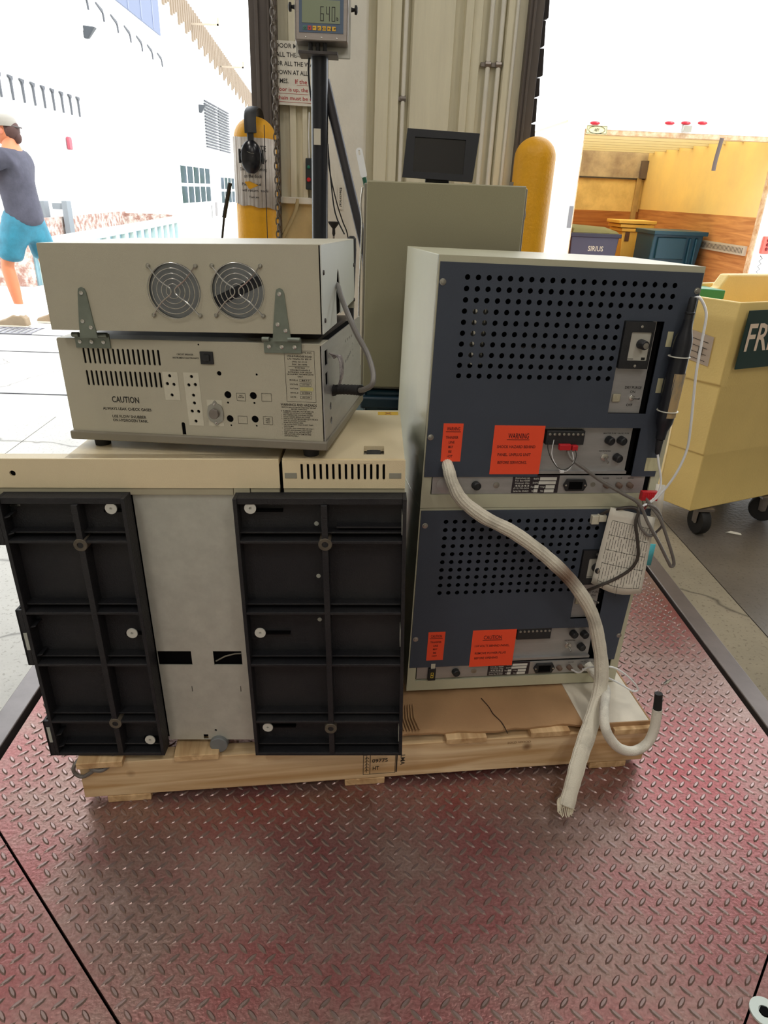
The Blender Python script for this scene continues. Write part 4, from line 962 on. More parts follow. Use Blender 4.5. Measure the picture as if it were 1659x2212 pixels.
for v in (.15, .33, .52, .7, .93):
    for s_ in range(6): tline(.1 + s_ * .14, v, .1 + s_ * .14 + .13, v, .005)
mb.build('form_printing', INK, tg, smooth=0)
p = MB(); p.quad([(.509, -.020, .530), (.530, -.020, .527), (.539, -.020, .443), (.510, -.020, .460)])
wp = p.build('paper_slip', PAPER, None); wp.matrix_world = BM; tag(wp, 'blank white paper slip tucked behind the cable bundle between the cabinets', 'paper')
s_ = wp.modifiers.new('thick', 'SOLIDIFY'); s_.thickness = .001
p = MB(); p.quad([(.5245, -.004, .380), (.549, -.004, .378), (.548, -.004, .324), (.5245, -.004, .326)])
wp = p.build('sticky_note', mat('cyan_paper', S(92, 196, 210), .6), None); wp.matrix_world = BM; tag(wp, 'small cyan note sticking out beside the paper form', 'paper')
s_ = wp.modifiers.new('thick', 'SOLIDIFY'); s_.thickness = .001

# ---------------------------------------------------------------- things behind the stacks
crate = thing('storage_crate', 'dark teal plastic crate on the back of the pallet under the tall beige box', 'crate', frame_matrix(.03, 1.79, .145, .03))
mb = MB(); mb.box(-.02, .40, .02, .36, 0, .585); mb.build('crate_body', mat('dark_teal_plastic', S(22, 60, 74), .45), crate, bevel=.01)
mb = MB(); mb.box(-.035, .415, .0, .375, .54, .572); mb.build('crate_rim', mat('dark_teal_rim', S(18, 46, 60), .45), crate, bevel=.006)
MB().box(-.055, -.022, .02, .06, 0, .60).build('corner_post', mat('pale_blue_post', S(150, 176, 196), .4, .3), crate, bevel=.003)
bb = thing('metal_enclosure', 'tall olive-beige metal box standing behind the two stacks', 'metal box', frame_matrix(.001, 1.80, .735, -.012, 0, -.004))
mb = MB(); mb.box(.0, .381, 0, .30, .008, .505); mb.build('front_panel', OLIVE, bb, bevel=.003)
mb = MB(); mb.box(-.006, .387, .012, .33, .0, .500); mb.build('shell', GREYB, bb, bevel=.003)
mb = MB(); mb.lathe([(.013, 0), (.013, .006), (.004, .008), (.001, .008)], (.387, .05, .44), (1, 0, 0), 20); mb.build('side_knob', mat('blue_grey_knob', S(96, 106, 124), .5), bb)
MB().tube(smooth_path([(-.010, .02, .49), (-.014, .02, .45), (-.010, .02, .40), (-.014, .02, .25), (-.013, .02, .1), (-.010, .02, .02)], 4), .0022, 6).build('edge_wire', CHROME, bb)
MB().box(.345, .352, .02, .04, .505, .513).build('clip', SSTEEL, bb)
mn = thing('flat_monitor', 'black flat screen tilted on top of the tall beige metal box', 'monitor', frame_matrix(.088, 1.93, 1.252, -.04, -.12, .02))
mb = MB(); mb.plate([(0, .0), (.178, -.002), (.186, .108), (.006, .110)], [rect(.026, .153, .014, .092)], -.006, .004); mb.build('screen_frame', mat('dark_grey_monitor', S(30, 31, 37), .6), mn, bevel=.002)
MB().box(.024, .156, -.001, .001, .012, .094).build('screen', mat('dark_glossy_screen', S(7, 8, 18), .12), mn)
MB().box(.005, .178, .004, .028, .004, .104).build('rear_housing', BLKPL, mn, bevel=.004)
MB().box(.06, .12, .01, .05, -.012, .02).build('stand', BLKPL, mn, bevel=.003)
br = thing('scrub_brush', 'white handled brush with green sleeve sticking up behind the beige box', 'brush', frame_matrix(.028, 2.19, 1.10, 0, -.1, -.24))
mb = MB(); mb.plate(slot(0, .155, .235, .0095, 8), [slot(0, .215, .229, .0028)], -.005, .005); mb.build('grip', WTUBE, br, bevel=.002)
MB().cyl((0, 0, .02), (0, 0, .157), .0065, 12).build('shaft', mat('green_sleeve', S(20, 84, 60), .45), br)
MB().box(-.02, .02, -.02, .02, -.06, .02).build('bristle_head', WTUBE, br, bevel=.004)
hd = thing('hand_truck_handle', 'black round-topped grip rising between the lid and the beige box', 'handle', frame_matrix(-.048, 2.50, -.03, 0, 0, .0))
MB().tube([(0, 0, 0), (0, 0, .9), (0, 0, 1.06), (0, 0, 1.098), (0, 0, 1.106)], [.012, .012, .0165, .0150, .008], 14).build('grip', RUBBER, hd)
MB().box(-.05, .05, -.015, .10, .03, .042).build('base', STEELD, hd)

# scale indicator on its post
ind = thing('scale_indicator', 'stainless weight display reading 640 on a black post behind the left instrument', 'scale display', frame_matrix(-.143, 2.30, 0))
MB().cyl((-.001, 0, 0), (0, 0, 1.56), .0245, 24).build('post', BLKSTEEL, ind)
MB().box(-.16, .16, -.13, .13, 0, .02).build('base_plate', STEELD, ind, bevel=.003)
MB().tube([(.014, .01, 1.50), (.145, .02, 1.03), (.168, .022, .75), (.19, .024, 0.0)], .0145, 14).build('brace', mat('dark_grey_tube', S(64, 62, 66), .35, .3), ind)
mb = MB(); mb.box(-.056, .052, -.05, .04, 1.553, 1.561); mb.build('top_flange', STEELD, ind, bevel=.001)
for x in (-.024, -.004, .016): MB().lathe([(.0055, 0), (.0065, .006), (.0055, .012), (.0065, .018), (.0055, .026)], (x, -.02, 1.560), (0, 0, 1), 10).build('cable_gland', RUBBER, ind)
IH = Matrix.Translation((-.066, -.035, 1.585)) @ Matrix.Rotation(-.10, 4, 'X')
def ip(mb, name, M_, par=ind, **k):
    o_ = mb.build(name, M_, par, **k); o_.matrix_local = IH if par is ind else o_.matrix_local; return o_
hs = ip(MB().box(0, .146, 0, .05, 0, .135), 'display_housing', SSTEEL, bevel=.004)
ip(MB().box(-.003, .152, .052, .056, -.026, .15), 'mounting_bracket', mat('bare_bracket', S(188, 186, 178), .4, .4), bevel=.002)
mb = MB(); mb.box(.012, .133, -.0016, .0, .020, .110); fp = mb.build('face_overlay', mat('blue_overlay', S(74, 92, 116), .4), hs)
MB().box(.020, .1235, -.0024, -.0016, .042, .096).build('lcd_window', mat('lcd_green', S(122, 132, 104), .3), hs)
mb = MB()
def seg7(x, z, w, h, s_):
    t_ = .0018; y_ = -.0028
    q_ = dict(a=(x, x + w, z + h - t_, z + h), g=(x, x + w, z + h / 2 - t_ / 2, z + h / 2 + t_ / 2), d=(x, x + w, z, z + t_), f=(x, x + t_, z + h / 2, z + h), b=(x + w - t_, x + w, z + h / 2, z + h), e=(x, x + t_, z, z + h / 2), c=(x + w - t_, x + w, z, z + h / 2))
    for c_ in s_:
        a, b, c, d = q_[c_]; mb.quad([(a, y_, c), (b, y_, c), (b, y_, d), (a, y_, d)])
seg7(.070, .047, .0095, .034, 'afgedc'); seg7(.086, .047, .0095, .034, 'fgbc'); seg7(.101, .047, .0095, .034, 'abcdef')
mb.text('lb', .1135, .1195, .049, .009, -.0028)
mb.build('weight_digits', INK, hs, smooth=0)
kc = [S(70, 120, 110), S(190, 70, 70)] + [S(226, 176, 52)] * 5
for k in range(7):
    kb = MB(); kb.box(.0225 + k * .0133, .0325 + k * .0133, -.0026, -.0016, .025, .0355); kb.build('key', mat('key_colour_%d' % k, kc[k], .5), hs, bevel=.0005)
mb = MB(); mb.text('0 T * Z G N P', .024, .114, .0275, .005, -.003); mb.build('key_legend', INK, hs, smooth=0)
for sx, x in ((-1, -.002), (1, .153)):
    mb = MB(); mb.lathe([(.006, 0), (.005, .004), (.004, .009), (.011, .010), (.011, .016), (.006, .018)], (x, .03, .086), (sx, 0, 0), 16); ip(mb, 'side_knob', RUBBER)
for x in (.03, .073, .115): MB().lathe([(.0025, 0), (.002, .001), (.0005, .0014)], (x, 0, .009), (0, -1, 0), 8).build('housing_screw', CHROME, hs)
mb = MB(); mb.tube(smooth_path([(-.03, .02, 1.56), (-.034, .03, 1.52), (-.028, .035, 1.46), (-.012, .03, 1.40)], 4), .003, 6); mb.build('signal_cable', RUBBER, ind)
mb = MB(); mb.tube(smooth_path([(.022, .03, 1.34), (.03, .04, 1.25), (.045, .04, 1.15), (.075, .03, 1.09)], 4), .0022, 6); mb.build('signal_cable', RUBBER, ind)
MB().box(-.016, .004, -.0262, -.024, 1.333, 1.375).build('tape_patch', mat('silver_tape_patch', S(206, 200, 184), .35), ind, bevel=.0005)

# things on the pillar
sg = thing('door_sign', 'white sheet with black and red writing about the door, taped to the pillar', 'sign', frame_matrix(-.392, 3.375, 1.533, .02, 0, .012))
MB().box(0, .19, 0, .0015, 0, .229).build('sheet', PAPER, sg)
mb = MB()
for k, (s_, w) in enumerate((('DOOR MUST BE', .156), ('ALL THE WAY UP', .180), ('OR ALL THE WAY', .166), ('DOWN AT ALL', .132))): mb.text(s_, -.002, w, .203 - k * .031, .0165, -.0006)
mb.text('TIMES.', -.002, .050, .079, .0165, -.0006); mb.build('black_lettering', INK, sg, smooth=0)
mb = MB(); mb.text('If the', .078, .128, .079, .0165, -.0006); mb.text('door is up, the', .0, .132, .046, .019, -.0006); mb.text('chain must be up', .0, .162, .015, .019, -.0006)
for a, b, c in ((.085, .132, .075), (.0, .132, .043), (.0, .175, .012)): mb.box(a, b, -.0008, -.0004, c - .0012, c)
mb.build('red_lettering', mat('red_print', S(176, 44, 48), .6), sg, smooth=0)
el = thing('cable_tag', 'small white vertical tag reading Electrical on the pale column', 'label', frame_matrix(-.118, 3.366, 1.135, 0))
MB().box(-.012, .012, 0, .001, 0, .10).build('card', PAPER, el)
tx = MB(); tx.text('Electrical', 0, .075, 0, .011, 0); tx.bm.transform(Matrix.Translation((-.004, -.0008, .088)) @ Matrix.Rotation(PI / 2, 4, 'Y')); tx.build('tag_lettering', INK, el, smooth=0)
dv = thing('door_control', 'dark button box with a red button hanging on the ribbed cladding beside the post', 'control box', frame_matrix(-.258, 3.36, 1.21, 0))
MB().box(-.014, .02, 0, .03, 0, .125).build('housing', mat('dark_control_box', S(36, 44, 48), .5), dv, bevel=.004)
MB().lathe([(.009, 0), (.009, .006), (.006, .009)], (.0, 0, .04), (0, -1, 0), 14).build('button', RED, dv)
MB().lathe([(.007, 0), (.007, .004), (.005, .005)], (.0, 0, .09), (0, -1, 0), 14).build('button', mat('green_button', S(20, 110, 90), .5), dv)
MB().tube([(.002, .012, .12), (.0, .015, .22), (.003, .02, .30)], .003, 6).build('lead', WTUBE, dv)
cdt = MB(); cdt.tube(smooth_path([at(643, 430, 3.39), at(640, 450, 3.385), at(628, 480, 3.38), at(612, 512, 3.38), at(600, 560, 3.38), at(598, 640, 3.38)], 5), .0085, 10)
tag(cdt.build('flexible_conduit', mat('cream_conduit', S(190, 176, 138), .5)), 'cream flexible conduit curving down below the cladding ledge', 'pipe')
pl = thing('floor_plunger', 'small black cup fitting on a slim stem standing against the pale column', 'fitting', frame_matrix(-.142, 3.25, 0))
MB().cyl((0, 0, 0), (0, 0, 1.03), .004, 8).build('stem', SSTEEL, pl)
MB().lathe([(.004, 0), (.007, .01), (.006, .03), (.010, .034), (.024, .052), (.025, .058), (.001, .058)], (0, 0, 1.03), (0, 0, 1), 16).build('cup', RUBBER, pl)
MB().box(-.05, .05, -.05, .05, 0, .008).build('foot', STEELD, pl)
tag(MB().tube(smooth_path([at(706, 330, 3.3), at(716, 390, 3.3), at(728, 440, 3.3), at(740, 478, 3.3), at(752, 515, 3.3), at(756, 600, 3.3)], 5), .0028, 6).build('wall_cable', RUBBER), 'thin black cable drooping past the pale column right of the post', 'cable')

# bollards
def bollard(x, y, r, h, label):
    t = thing('bollard', label, 'bollard', (x, y, 0), 'yellow bollards at the pillar')
    pr = [(r, 0), (r, h - r * .95)] + [(r * math.cos(a), h - r * .95 + r * .95 * math.sin(a)) for a in [PI / 2 * k / 8 for k in range(1, 8)]] + [(.002, h)]
    MB().lathe(pr, (0, 0, 0), (0, 0, 1), 32).build('sleeve', YEL, t)
    MB().lathe([(r + .03, 0), (r + .03, .012), (r, .014)], (0, 0, 0), (0, 0, 1), 32).build('base_ring', STEELD, t)
    return t
bollard(-.452, 3.12, .085, 1.465, 'left yellow bollard carrying a plastic-sleeved notice and ear defenders')
bollard(.680, 3.12, .083, 1.440, 'right yellow bollard beside the beige box')
sl = thing('sleeved_notice', 'crumpled plastic-sleeved notice wrapped on the left yellow bollard', 'notice', frame_matrix(-.452, 3.12, 1.155, 0))
mb = MB()
def wrap(mb, x0, x1, z0, z1, r, n=10, zf=lambda u: 0):
    pts = []
    for i in range(n + 1):
        u = x0 + (x1 - x0) * i / n; a = u / r
        pts.append((r * math.sin(a), -r * math.cos(a) if abs(a) < 1.1 else -r * math.cos(1.1) + .002))
    for i in range(n):
        (a, b), (c, d) = pts[i], pts[i + 1]
        q0, q1 = zf(i / n), zf((i + 1) / n)
        mb.quad([(a, b, z0 + q0), (c, d, z0 + q1), (c, d, z1 + q1 * .3), (a, b, z1 + q0 * .3)])
wrap(mb, -.105, .112, -.005, .235, .0905, 14, lambda u: -.018 * u + .003 * math.sin(u * 19)); pp = mb.build('paper', mat('grubby_paper', S(230, 225, 220), .5, col2=S(206, 196, 188), scale=14), sl); pp.modifiers.new('t', 'SOLIDIFY').thickness = .001
mb = MB()
for s_, x0, x1, z, h in (('SEPARATE', -.045, .055, .185, .02), ('Trash Only', -.06, .06, .145, .016), ("Don't leave anything", -.055, .055, .112, .015), ('on the dock', -.038, .035, .090, .013), ('Parts and', -.05, .03, .062, .010), ('will return  tools', -.05, .06, .040, .010), ('Thank you', -.02, .02, .015, .010)):
    mb.text(s_, x0, x1, z, h, -.0935)
for v in mb.bm.verts: a = v.co.x / .0925; v.co.x, v.co.y = .0922 * math.sin(a), -.0922 * math.cos(a)
mb.build('notice_lettering', mat('grey_black_print', S(62, 58, 60), .6), sl, smooth=0)
mb = MB()
for zf in ([(-.035, .075), (-.015, .078), (.02, .064), (-.012, .050), (-.02, .052), (-.028, .066)],): mb.prism(zf, -.0935, -.0925)
mb.build('torn_patch', YEL, sl, label='torn hole showing the yellow sleeve')
em = thing('ear_defenders', 'black ear defenders hanging on top of the left yellow bollard', 'ear defenders', frame_matrix(-.450, 3.12, 1.13, 0))
hb = MB(); hb.tube(smooth_path([(-.002, -.115, .27), (-.004, -.105, .31), (-.004, -.085, .345), (-.002, -.03, .362), (0, .04, .362), (0, .09, .345), (0, .115, .30), (0, .12, .24)], 4), [(.023, .006)] * 29, 8, flat=(1, 0, 0)); hb.build('headband', BLKPL, em)
MB().tube([(-.004, -.112, .27), (-.004, -.108, .215), (-.003, -.106, .195)], [(.013, .006), (.012, .006), (.012, .006)], 8, flat=(1, 0, 0)).build('arm', BLKPL, em)
for s_ in (-1, 1):
    mb = MB(); mb.ball((-.003, s_ * .118, .188), .001, 20, (42, 22, 60)); eo = mb.build('ear_cup', mat('glossy_black_cup', S(24, 24, 30), .22), em)
    if s_ < 0:
        MB().box(-.051, -.044, -.122, -.108, .165, .215).build('cup_pivot', BLKPL, eo, bevel=.002); MB().box(.038, .045, -.122, -.108, .165, .215).build('cup_pivot', BLKPL, eo, bevel=.002)
        q = MB(); q.tube([(-.015, -.1395, .205), (-.002, -.1400, .201), (.012, -.1395, .199)], .0007, 4); q.build('cup_logo', SCREWM, eo)
# chains
def chain(x, y, z0, z1, label, wire=.0026, pitch=.0245):
    vs = MB(); z = z1; k = 0; L0, W0 = .017, .0095
    while z > z0:
        pts = []
        for j in range(14):
            a = 2 * PI * j / 14; cx_, cz_ = W0 * .8 * math.cos(a), L0 * math.sin(a) * .92
            pts.append((x + cx_, y + .0, z + cz_) if k % 2 == 0 else (x + cx_ * .25, y + cx_, z + cz_))
        vs.tube(pts, wire, 6, closed=True); z -= pitch; k += 1
    o_ = vs.build('chain', mat('chain_steel', S(112, 104, 96), .4, .7, var=.2, scale=60)); tag(o_, label, 'chain', 'door chains by the left bollard'); return o_
chain(-.352, 2.97, .0, 3.2, 'front hoist chain hanging over the left yellow bollard')
chain(-.385, 3.32, .0, 3.2, 'rear hoist chain hanging against the pillar beside the door sign')
tag(MB().tube([(-.40, 3.01, 1.43), (-.402, 3.015, 1.2), (-.402, 3.02, .6), (-.40, 3.02, 0)], .0018, 6).build('bead_cord', STEELD), 'thin dark cord hanging down the front of the left yellow bollard', 'cord')
mb = MB(); mb.tube([at(484, 470, 3.3) * 1, at(490, 435, 3.3), at(497, 395, 3.3)], .009, 8); mb.tube([at(476, 560, 3.3), at(484, 470, 3.3)], .005, 8)
mb.tube([at(476, 560, 3.3), Vector((-.70, 3.3, 0))], .005, 8)
tag(mb.build('umbrella_pole', RUBBER), 'thin black pole leaning just left of the yellow bollard', 'pole')

# ---------------------------------------------------------------- yellow tilt cart (right)
ct = thing('yellow_bin_cart', 'large yellow plastic bin on castors right of the cabinets with a dark green FREE sign', 'bin cart', frame_matrix(1.301, 2.413, 0))
dr = Vector((.415, .184)).normalized(); dl = Vector((-.10, .135)).normalized() * 1.0
dl = Vector((-.062, .084)).normalized()
def cp(a, b, z): return (dr.x * a + dl.x * b, dr.y * a + dl.y * b, z)
# body outline: near corner, long right side, left side turned by a chamfer
def body_ring(s0, z, grow=0.0):
    A = [cp(0 - grow, -grow, z), cp(.95 + grow, -grow, z)]
    B = [cp(.95 + grow, .75 + grow, z), cp(-.02 - grow, .75 + grow, z)]
    C_ = (-.135 - grow * .7, .145 + grow, z)
    return A, B, C_
def ring(z, g):
    # corner slightly inset at the bottom
    P = [Vector((0, 0)), dr * 1.0, dr * 1.0 + Vector((-.16, .46)), Vector((.03, .52)), Vector((-.085, .12))]
    c = sum((p for p in P), Vector((0, 0))) / 5
    return [((p + (p - c).normalized() * g).x, (p + (p - c).normalized() * g).y, z) for p in P]
mb = MB()
lv = [(.118, -.03), (.122, 0), (.352, .0), (.358, .006), (.620, .010), (.628, .018), (.83, .024), (.845, .030), (.872, .030), (.90, .026), (.918, .026)]
mb.ring_strip([ring(z, g) for z, g in lv] + [ring(.918, .006), ring(.86, .002), ring(.20, -.03)], cap=True)
mb.build('bin_body', YELB, ct, bevel=.004, smooth=30)
# raised far rim
O_ = Vector((1.301, 2.413, 0))
fr_ = [Vector(p) - O_ for p in ((1.393, 2.90, .898), (1.481, 2.95, .904), (1.519, 2.97, .956), (1.760, 3.10, .951), (2.10, 3.285, .95), (2.10, 3.285, .45), (1.393, 2.90, .45))]
mb = MB(); V1 = [mb.bm.verts.new(p) for p in fr_]; V2_ = [mb.bm.verts.new(p + Vector((-.02, .045, 0))) for p in fr_]
mb._f(V1); mb._f(V2_[::-1])
for i in range(7): mb._f([V1[i], V1[(i + 1) % 7], V2_[(i + 1) % 7], V2_[i]])
mb.build('raised_rim', YELB, ct, bevel=.008)
# sign on the long right face
SM = Matrix(((dr.x, -dr.y, 0, 0), (dr.y, dr.x, 0, 0), (0, 0, 1, 0), (0, 0, 0, 1)))
mb = MB(); mb.prism([(.012, .690), (.55, .690), (.55, .893), (.012, .893)], -.030, -.026)
sgn = mb.build('sign_panel', GREENBIN, ct); sgn.matrix_local = SM; sgn['label'] = 'dark green sign with cream capitals FREE'
mb = MB(); mb.text('FREE', .030, .245, .752, .096, -.0315, italic=0); mb.build('sign_lettering', SIGNTXT, sgn, smooth=0)
LMx = Matrix(((-.105 / .183, .15 / .183, 0, 0), (.15 / .183, .105 / .183, 0, 0), (0, 0, 1, 0), (0, 0, 0, 1)))
def onleft(u, v, o=.018):
    e = Vector((-.085, .12)).normalized(); n_ = Vector((-.12, -.085)).normalized(); p_ = e * u + n_ * o
    return (p_.x, p_.y, v)
mb = MB(); mb.quad([onleft(.055, .685, .022), onleft(.155, .700, .024), onleft(.155, .805, .026), onleft(.055, .790, .026)])
mb.build('stock_sticker', mat('grey_sticker', S(196, 178, 160), .6), ct, label='torn grey sticker with small print')
mb = MB()
for k in range(4): mb.quad([onleft(.07, .70 + k * .022, .027), onleft(.145, .711 + k * .022, .028), onleft(.145, .713 + k * .022, .028), onleft(.07, .702 + k * .022, .027)])
for k in range(5): mb.quad([onleft(.085 + k * .004, .72, .028), onleft(.087 + k * .004, .72, .028), onleft(.087 + k * .004, .75, .028), onleft(.085 + k * .004, .75, .028)])
mb.build('sticker_print', INK, ct, smooth=0)
for cx_, cy_, ang in ((.080, .06, .15), (.42, .20, .9), (-.12, .58, 1.2), (.55, .75, .6)):
    w = MB(); w.lathe([(.02, -.019), (.052, -.019), (.056, -.012), (.056, .012), (.052, .019), (.02, .019)], (0, 0, .056), (math.cos(ang), math.sin(ang), 0), 24)
    wh = w.build('castor', RUBBER, ct); wh.location = (cx_, cy_, 0)
    f_ = MB(); d_ = Vector((math.cos(ang), math.sin(ang), 0))
    for s_ in (-1, 1): f_.tube([d_ * .024 * s_ + Vector((0, 0, .05)), d_ * .024 * s_ + Vector((0, 0, .11))], [(.014, .002), (.018, .002)], 6, flat=d_.cross(Vector((0, 0, 1))))
    f_.box(-.035, .035, -.035, .035, .108, .118); f_.lathe([(.012, -.021), (.012, .021)], (0, 0, .056), d_, 12)
    f_.build('castor_fork', SSTEEL, wh)
# green item inside the cart
gi = thing('green_container', 'green plastic container poking out of the yellow bin cart', 'container', frame_matrix(1.365, 2.84, .36, .2))
mb = MB(); mb.prism([(-.20, 0), (.075, 0), (.09, .47), (.055, .475), (.055, .505), (.10, .51), (.10, .545), (-.2, .56)], 0, .2); mb.build('tub', mat('green_plastic', S(56, 142, 88), .45), gi, bevel=.004)
pt = MB(); pt.prism([(-.03, -.004), (.0, .014), (.032, -.006), (.028, -.022), (.006, -.016), (-.022, .0)], 0, .0012, 'z')
o = pt.build('paper_scrap', PAPER); o.location = (1.535, 2.478, .0); tag(o, 'small white paper scrap on the dark floor by the castors', 'paper scrap')

# ---------------------------------------------------------------- box truck at the right dock
TX0, TX1, TY, TZ = 2.225, 4.30, 8.0, 1.825
tk = thing('box_truck', 'white box truck with its open rear facing the right dock door', 'truck', (0, 0, 0))
WHT = mat('white_truck_paint', S(244, 244, 242), .4)
mb = MB(); mb.box(TX0 - .16, TX0, TY, TY + .10, -.55, 2.35); mb.box(TX1, TX1 + .16, TY, TY + .10, -.55, 2.35); mb.box(TX0, TX1, TY, TY + .10, TZ + .045, 2.35)
mb.box(TX0 - .16, TX0 - .13, TY + .1, 12.2, -.15, 1.93); mb.box(TX1 + .13, TX1 + .16, TY + .1, 12.2, -.15, 1.93)
mb.build('body_shell', WHT, tk, bevel=.004)
mb = MB(); mb.box(TX0, TX1, TY + .005, TY + .09, TZ, TZ + .045); mb.box(TX0, TX0 + .012, TY + .01, TY + .1, -.1, TZ); mb.box(TX1 - .012, TX1, TY + .01, TY + .1, -.1, TZ)
mb.build('rusty_door_frame', mat('rusty_frame', S(176, 128, 84), .8, col2=S(220, 200, 170), scale=14), tk)
TRL = bpy.data.materials.new('translucent_roof'); TRL.use_nodes = True
_n = TRL.node_tree.nodes; _b = _n['Principled BSDF']; _b.inputs['Base Color'].default_value = (.85, .8, .66, 1)
_t = _n.new('ShaderNodeBsdfTranslucent'); _t.inputs[0].default_value = (.9, .84, .66, 1); _m = _n.new('ShaderNodeMixShader'); _m.inputs[0].default_value = .92
TRL.node_tree.links.new(_b.outputs[0], _m.inputs[1]); TRL.node_tree.links.new(_t.outputs[0], _m.inputs[2]); TRL.node_tree.links.new(_m.outputs[0], _n['Material Output'].inputs[0])
LIN = mat('cream_truck_lining', S(240, 208, 134), .6, col2=S(218, 190, 132), scale=1.6, contrast=(.35, .8))
LIN2 = mat('cream_bulkhead_panel', S(236, 206, 138), .6, col2=S(204, 174, 112), scale=5, contrast=(.4, .75))
PLY = wood('orange_plywood', S(164, 104, 56), S(208, 148, 88), axis=1, knots=False, sc=.5)
PLYX = wood('orange_plywood_cross', S(150, 88, 42), S(194, 130, 70), axis=0, knots=False, sc=.5)
RY = 11.75
for x_ in (TX1, TX0 - .02): MB().box(x_, x_ + .02, TY + .1, RY, 1.10, 1.93).build('side_lining', LIN, tk)
MB().box(TX0, TX1, RY, RY + .02, 1.06, 1.53).build('bulkhead_panel', LIN2, tk)
for x_ in (TX1 - .004, TX0 - .02): MB().box(x_, x_ + .024, TY + .1, RY, -.1, 1.10).build('plywood_kickboard', PLY, tk)
MB().box(TX0, TX1, RY - .004, RY + .02, -.1, 1.06).build('bulkhead_kickboard', PLYX, tk)
MB().box(TX0, TX1, RY - .03, RY + .02, 1.53, 1.935).build('header_band', mat('grey_header', S(150, 130, 116), .7, col2=S(206, 188, 160), scale=4), tk)
MB().box(TX0, TX1, RY - .045, RY - .03, 1.515, 1.535).build('header_rail', STEELD, tk)
MB().box(TX1 - .10, TX1 - .0, RY - .10, RY, 1.53, 1.78).build('corner_bracket', mat('grey_bracket', S(104, 90, 84), .6), tk, bevel=.004)
MB().box(TX1 - .12, TX1 - .05, RY - .06, RY, -.1, 1.54).build('corner_post', mat('worn_post', S(178, 150, 100), .6, var=.15, scale=7), tk, bevel=.004)
MB().box(TX0 - .13, TX1 + .13, TY + .1, 12.0, 1.935, 1.965).build('roof_skin', TRL, tk)
for k in range(8): MB().box(TX0, TX1, TY + .35 + k * .45, TY + .39 + k * .45, 1.875, 1.935).build('roof_bow', mat('roof_bow_metal', S(196, 182, 146), .5), tk)
MB().box(TX0 - .13, TX1 + .13, TY, 12.0, -.2, -.1).build('load_floor', PLYX, tk)
mb = MB(); mb.box(TX1 - .03, TX1 - .004, TY + .15, 10.2, .70, .80)
tr_ = mb.build('tie_rail', mat('pale_rail_metal', S(196, 186, 170), .5, .2), tk)
mb = MB()
for k in range(60): mb.box(TX1 - .032, TX1 - .030, TY + .2 + k * .033, TY + .208 + k * .033, .720, .780)
mb.build('rail_slots', BK, tr_)
for x in (2.50 - .12, 3.258, 3.43, 3.60): pass
for nm, px in (('a', 1285), ('b', 1446), ('c', 1481), ('d', 1517)):
    p_ = at(px, 266, TY)
    mb = MB(); mb.ball((p_.x, TY - .01, p_.z), 1, 12, (.052, .018, .017)); mb.build('marker_light', mat('red_lens', S(186, 24, 44), .25), tk)
p_ = at(1482, 276, TY); MB().box(p_.x - .045, p_.x + .045, TY - .05, TY, p_.z - .045, p_.z + .02).build('plate_lamp', CHROME, tk, bevel=.004)
a_ = at(1268, 270, TY); b_ = at(1310, 291, TY)
mb = MB(); mb.box(a_.x, b_.x, TY - .003, TY, b_.z, a_.z); op = mb.build('maker_badge', mat('pale_yellow_badge', S(236, 224, 170), .5), tk, label='small cream badge with an oval line')
mb = MB(); mb.outline(a_.x + .005, b_.x - .005, b_.z + .005, a_.z - .005, .004, TY - .004)
mb.tube([((a_.x + b_.x) / 2 + .085 * math.cos(2 * PI * k / 20), TY - .005, (a_.z + b_.z) / 2 + .034 * math.sin(2 * PI * k / 20)) for k in range(20)], .0025, 4, closed=True)
mb.text('ABY', (a_.x + b_.x) / 2 - .03, (a_.x + b_.x) / 2 + .03, (a_.z + b_.z) / 2 - .015, .03, TY - .005, italic=.3); mb.build('badge_print', INK, op, smooth=0)
st_ = MB(); p0, p1, p2, p3 = at(1560, 298, TY - .02), at(1552, 325, TY - .02), at(1545, 350, TY - .02), at(1541, 369, TY - .02)
st_.tube(smooth_path([p0, p1, p2, p3], 4), [(.022, .006)] * 13, 8, flat=(1, 0, 0)); st_.build('door_strap', mat('brown_strap', S(92, 80, 76), .8), tk)
a_ = at(1222, 492, TY); b_ = at(1235, 445, TY); MB().box(a_.x + .01, a_.x + .05, TY - .02, TY, a_.z, b_.z).build('door_bumper', mat('grey_bumper', S(120, 118, 122), .6), tk)
a_ = at(1654, 515, TY - .05); mb = MB(); mb.box(a_.x - .01, a_.x + .14, TY - .04, TY, a_.z - .16, a_.z + .02); tl = mb.build('tail_light', mat('pale_red_housing', S(214, 96, 84), .5), tk, bevel=.01)
for k in range(3): MB().lathe([(.018, 0), (.016, .008), (.002, .012)], (a_.x + .045, TY - .04, a_.z - .02 - k * .045), (0, -1, 0), 12).build('lens', mat('dark_red_lens', S(120, 20, 24), .3), tl)
mb = MB(); z_ = a_.z - .16
mb.tube([(a_.x + (.05 if k % 2 else .02) - .02, TY - .03, z_ - .02 - k * .028) for k in range(12)], .004, 5); mb.build('coiled_lead', RUBBER, tk)

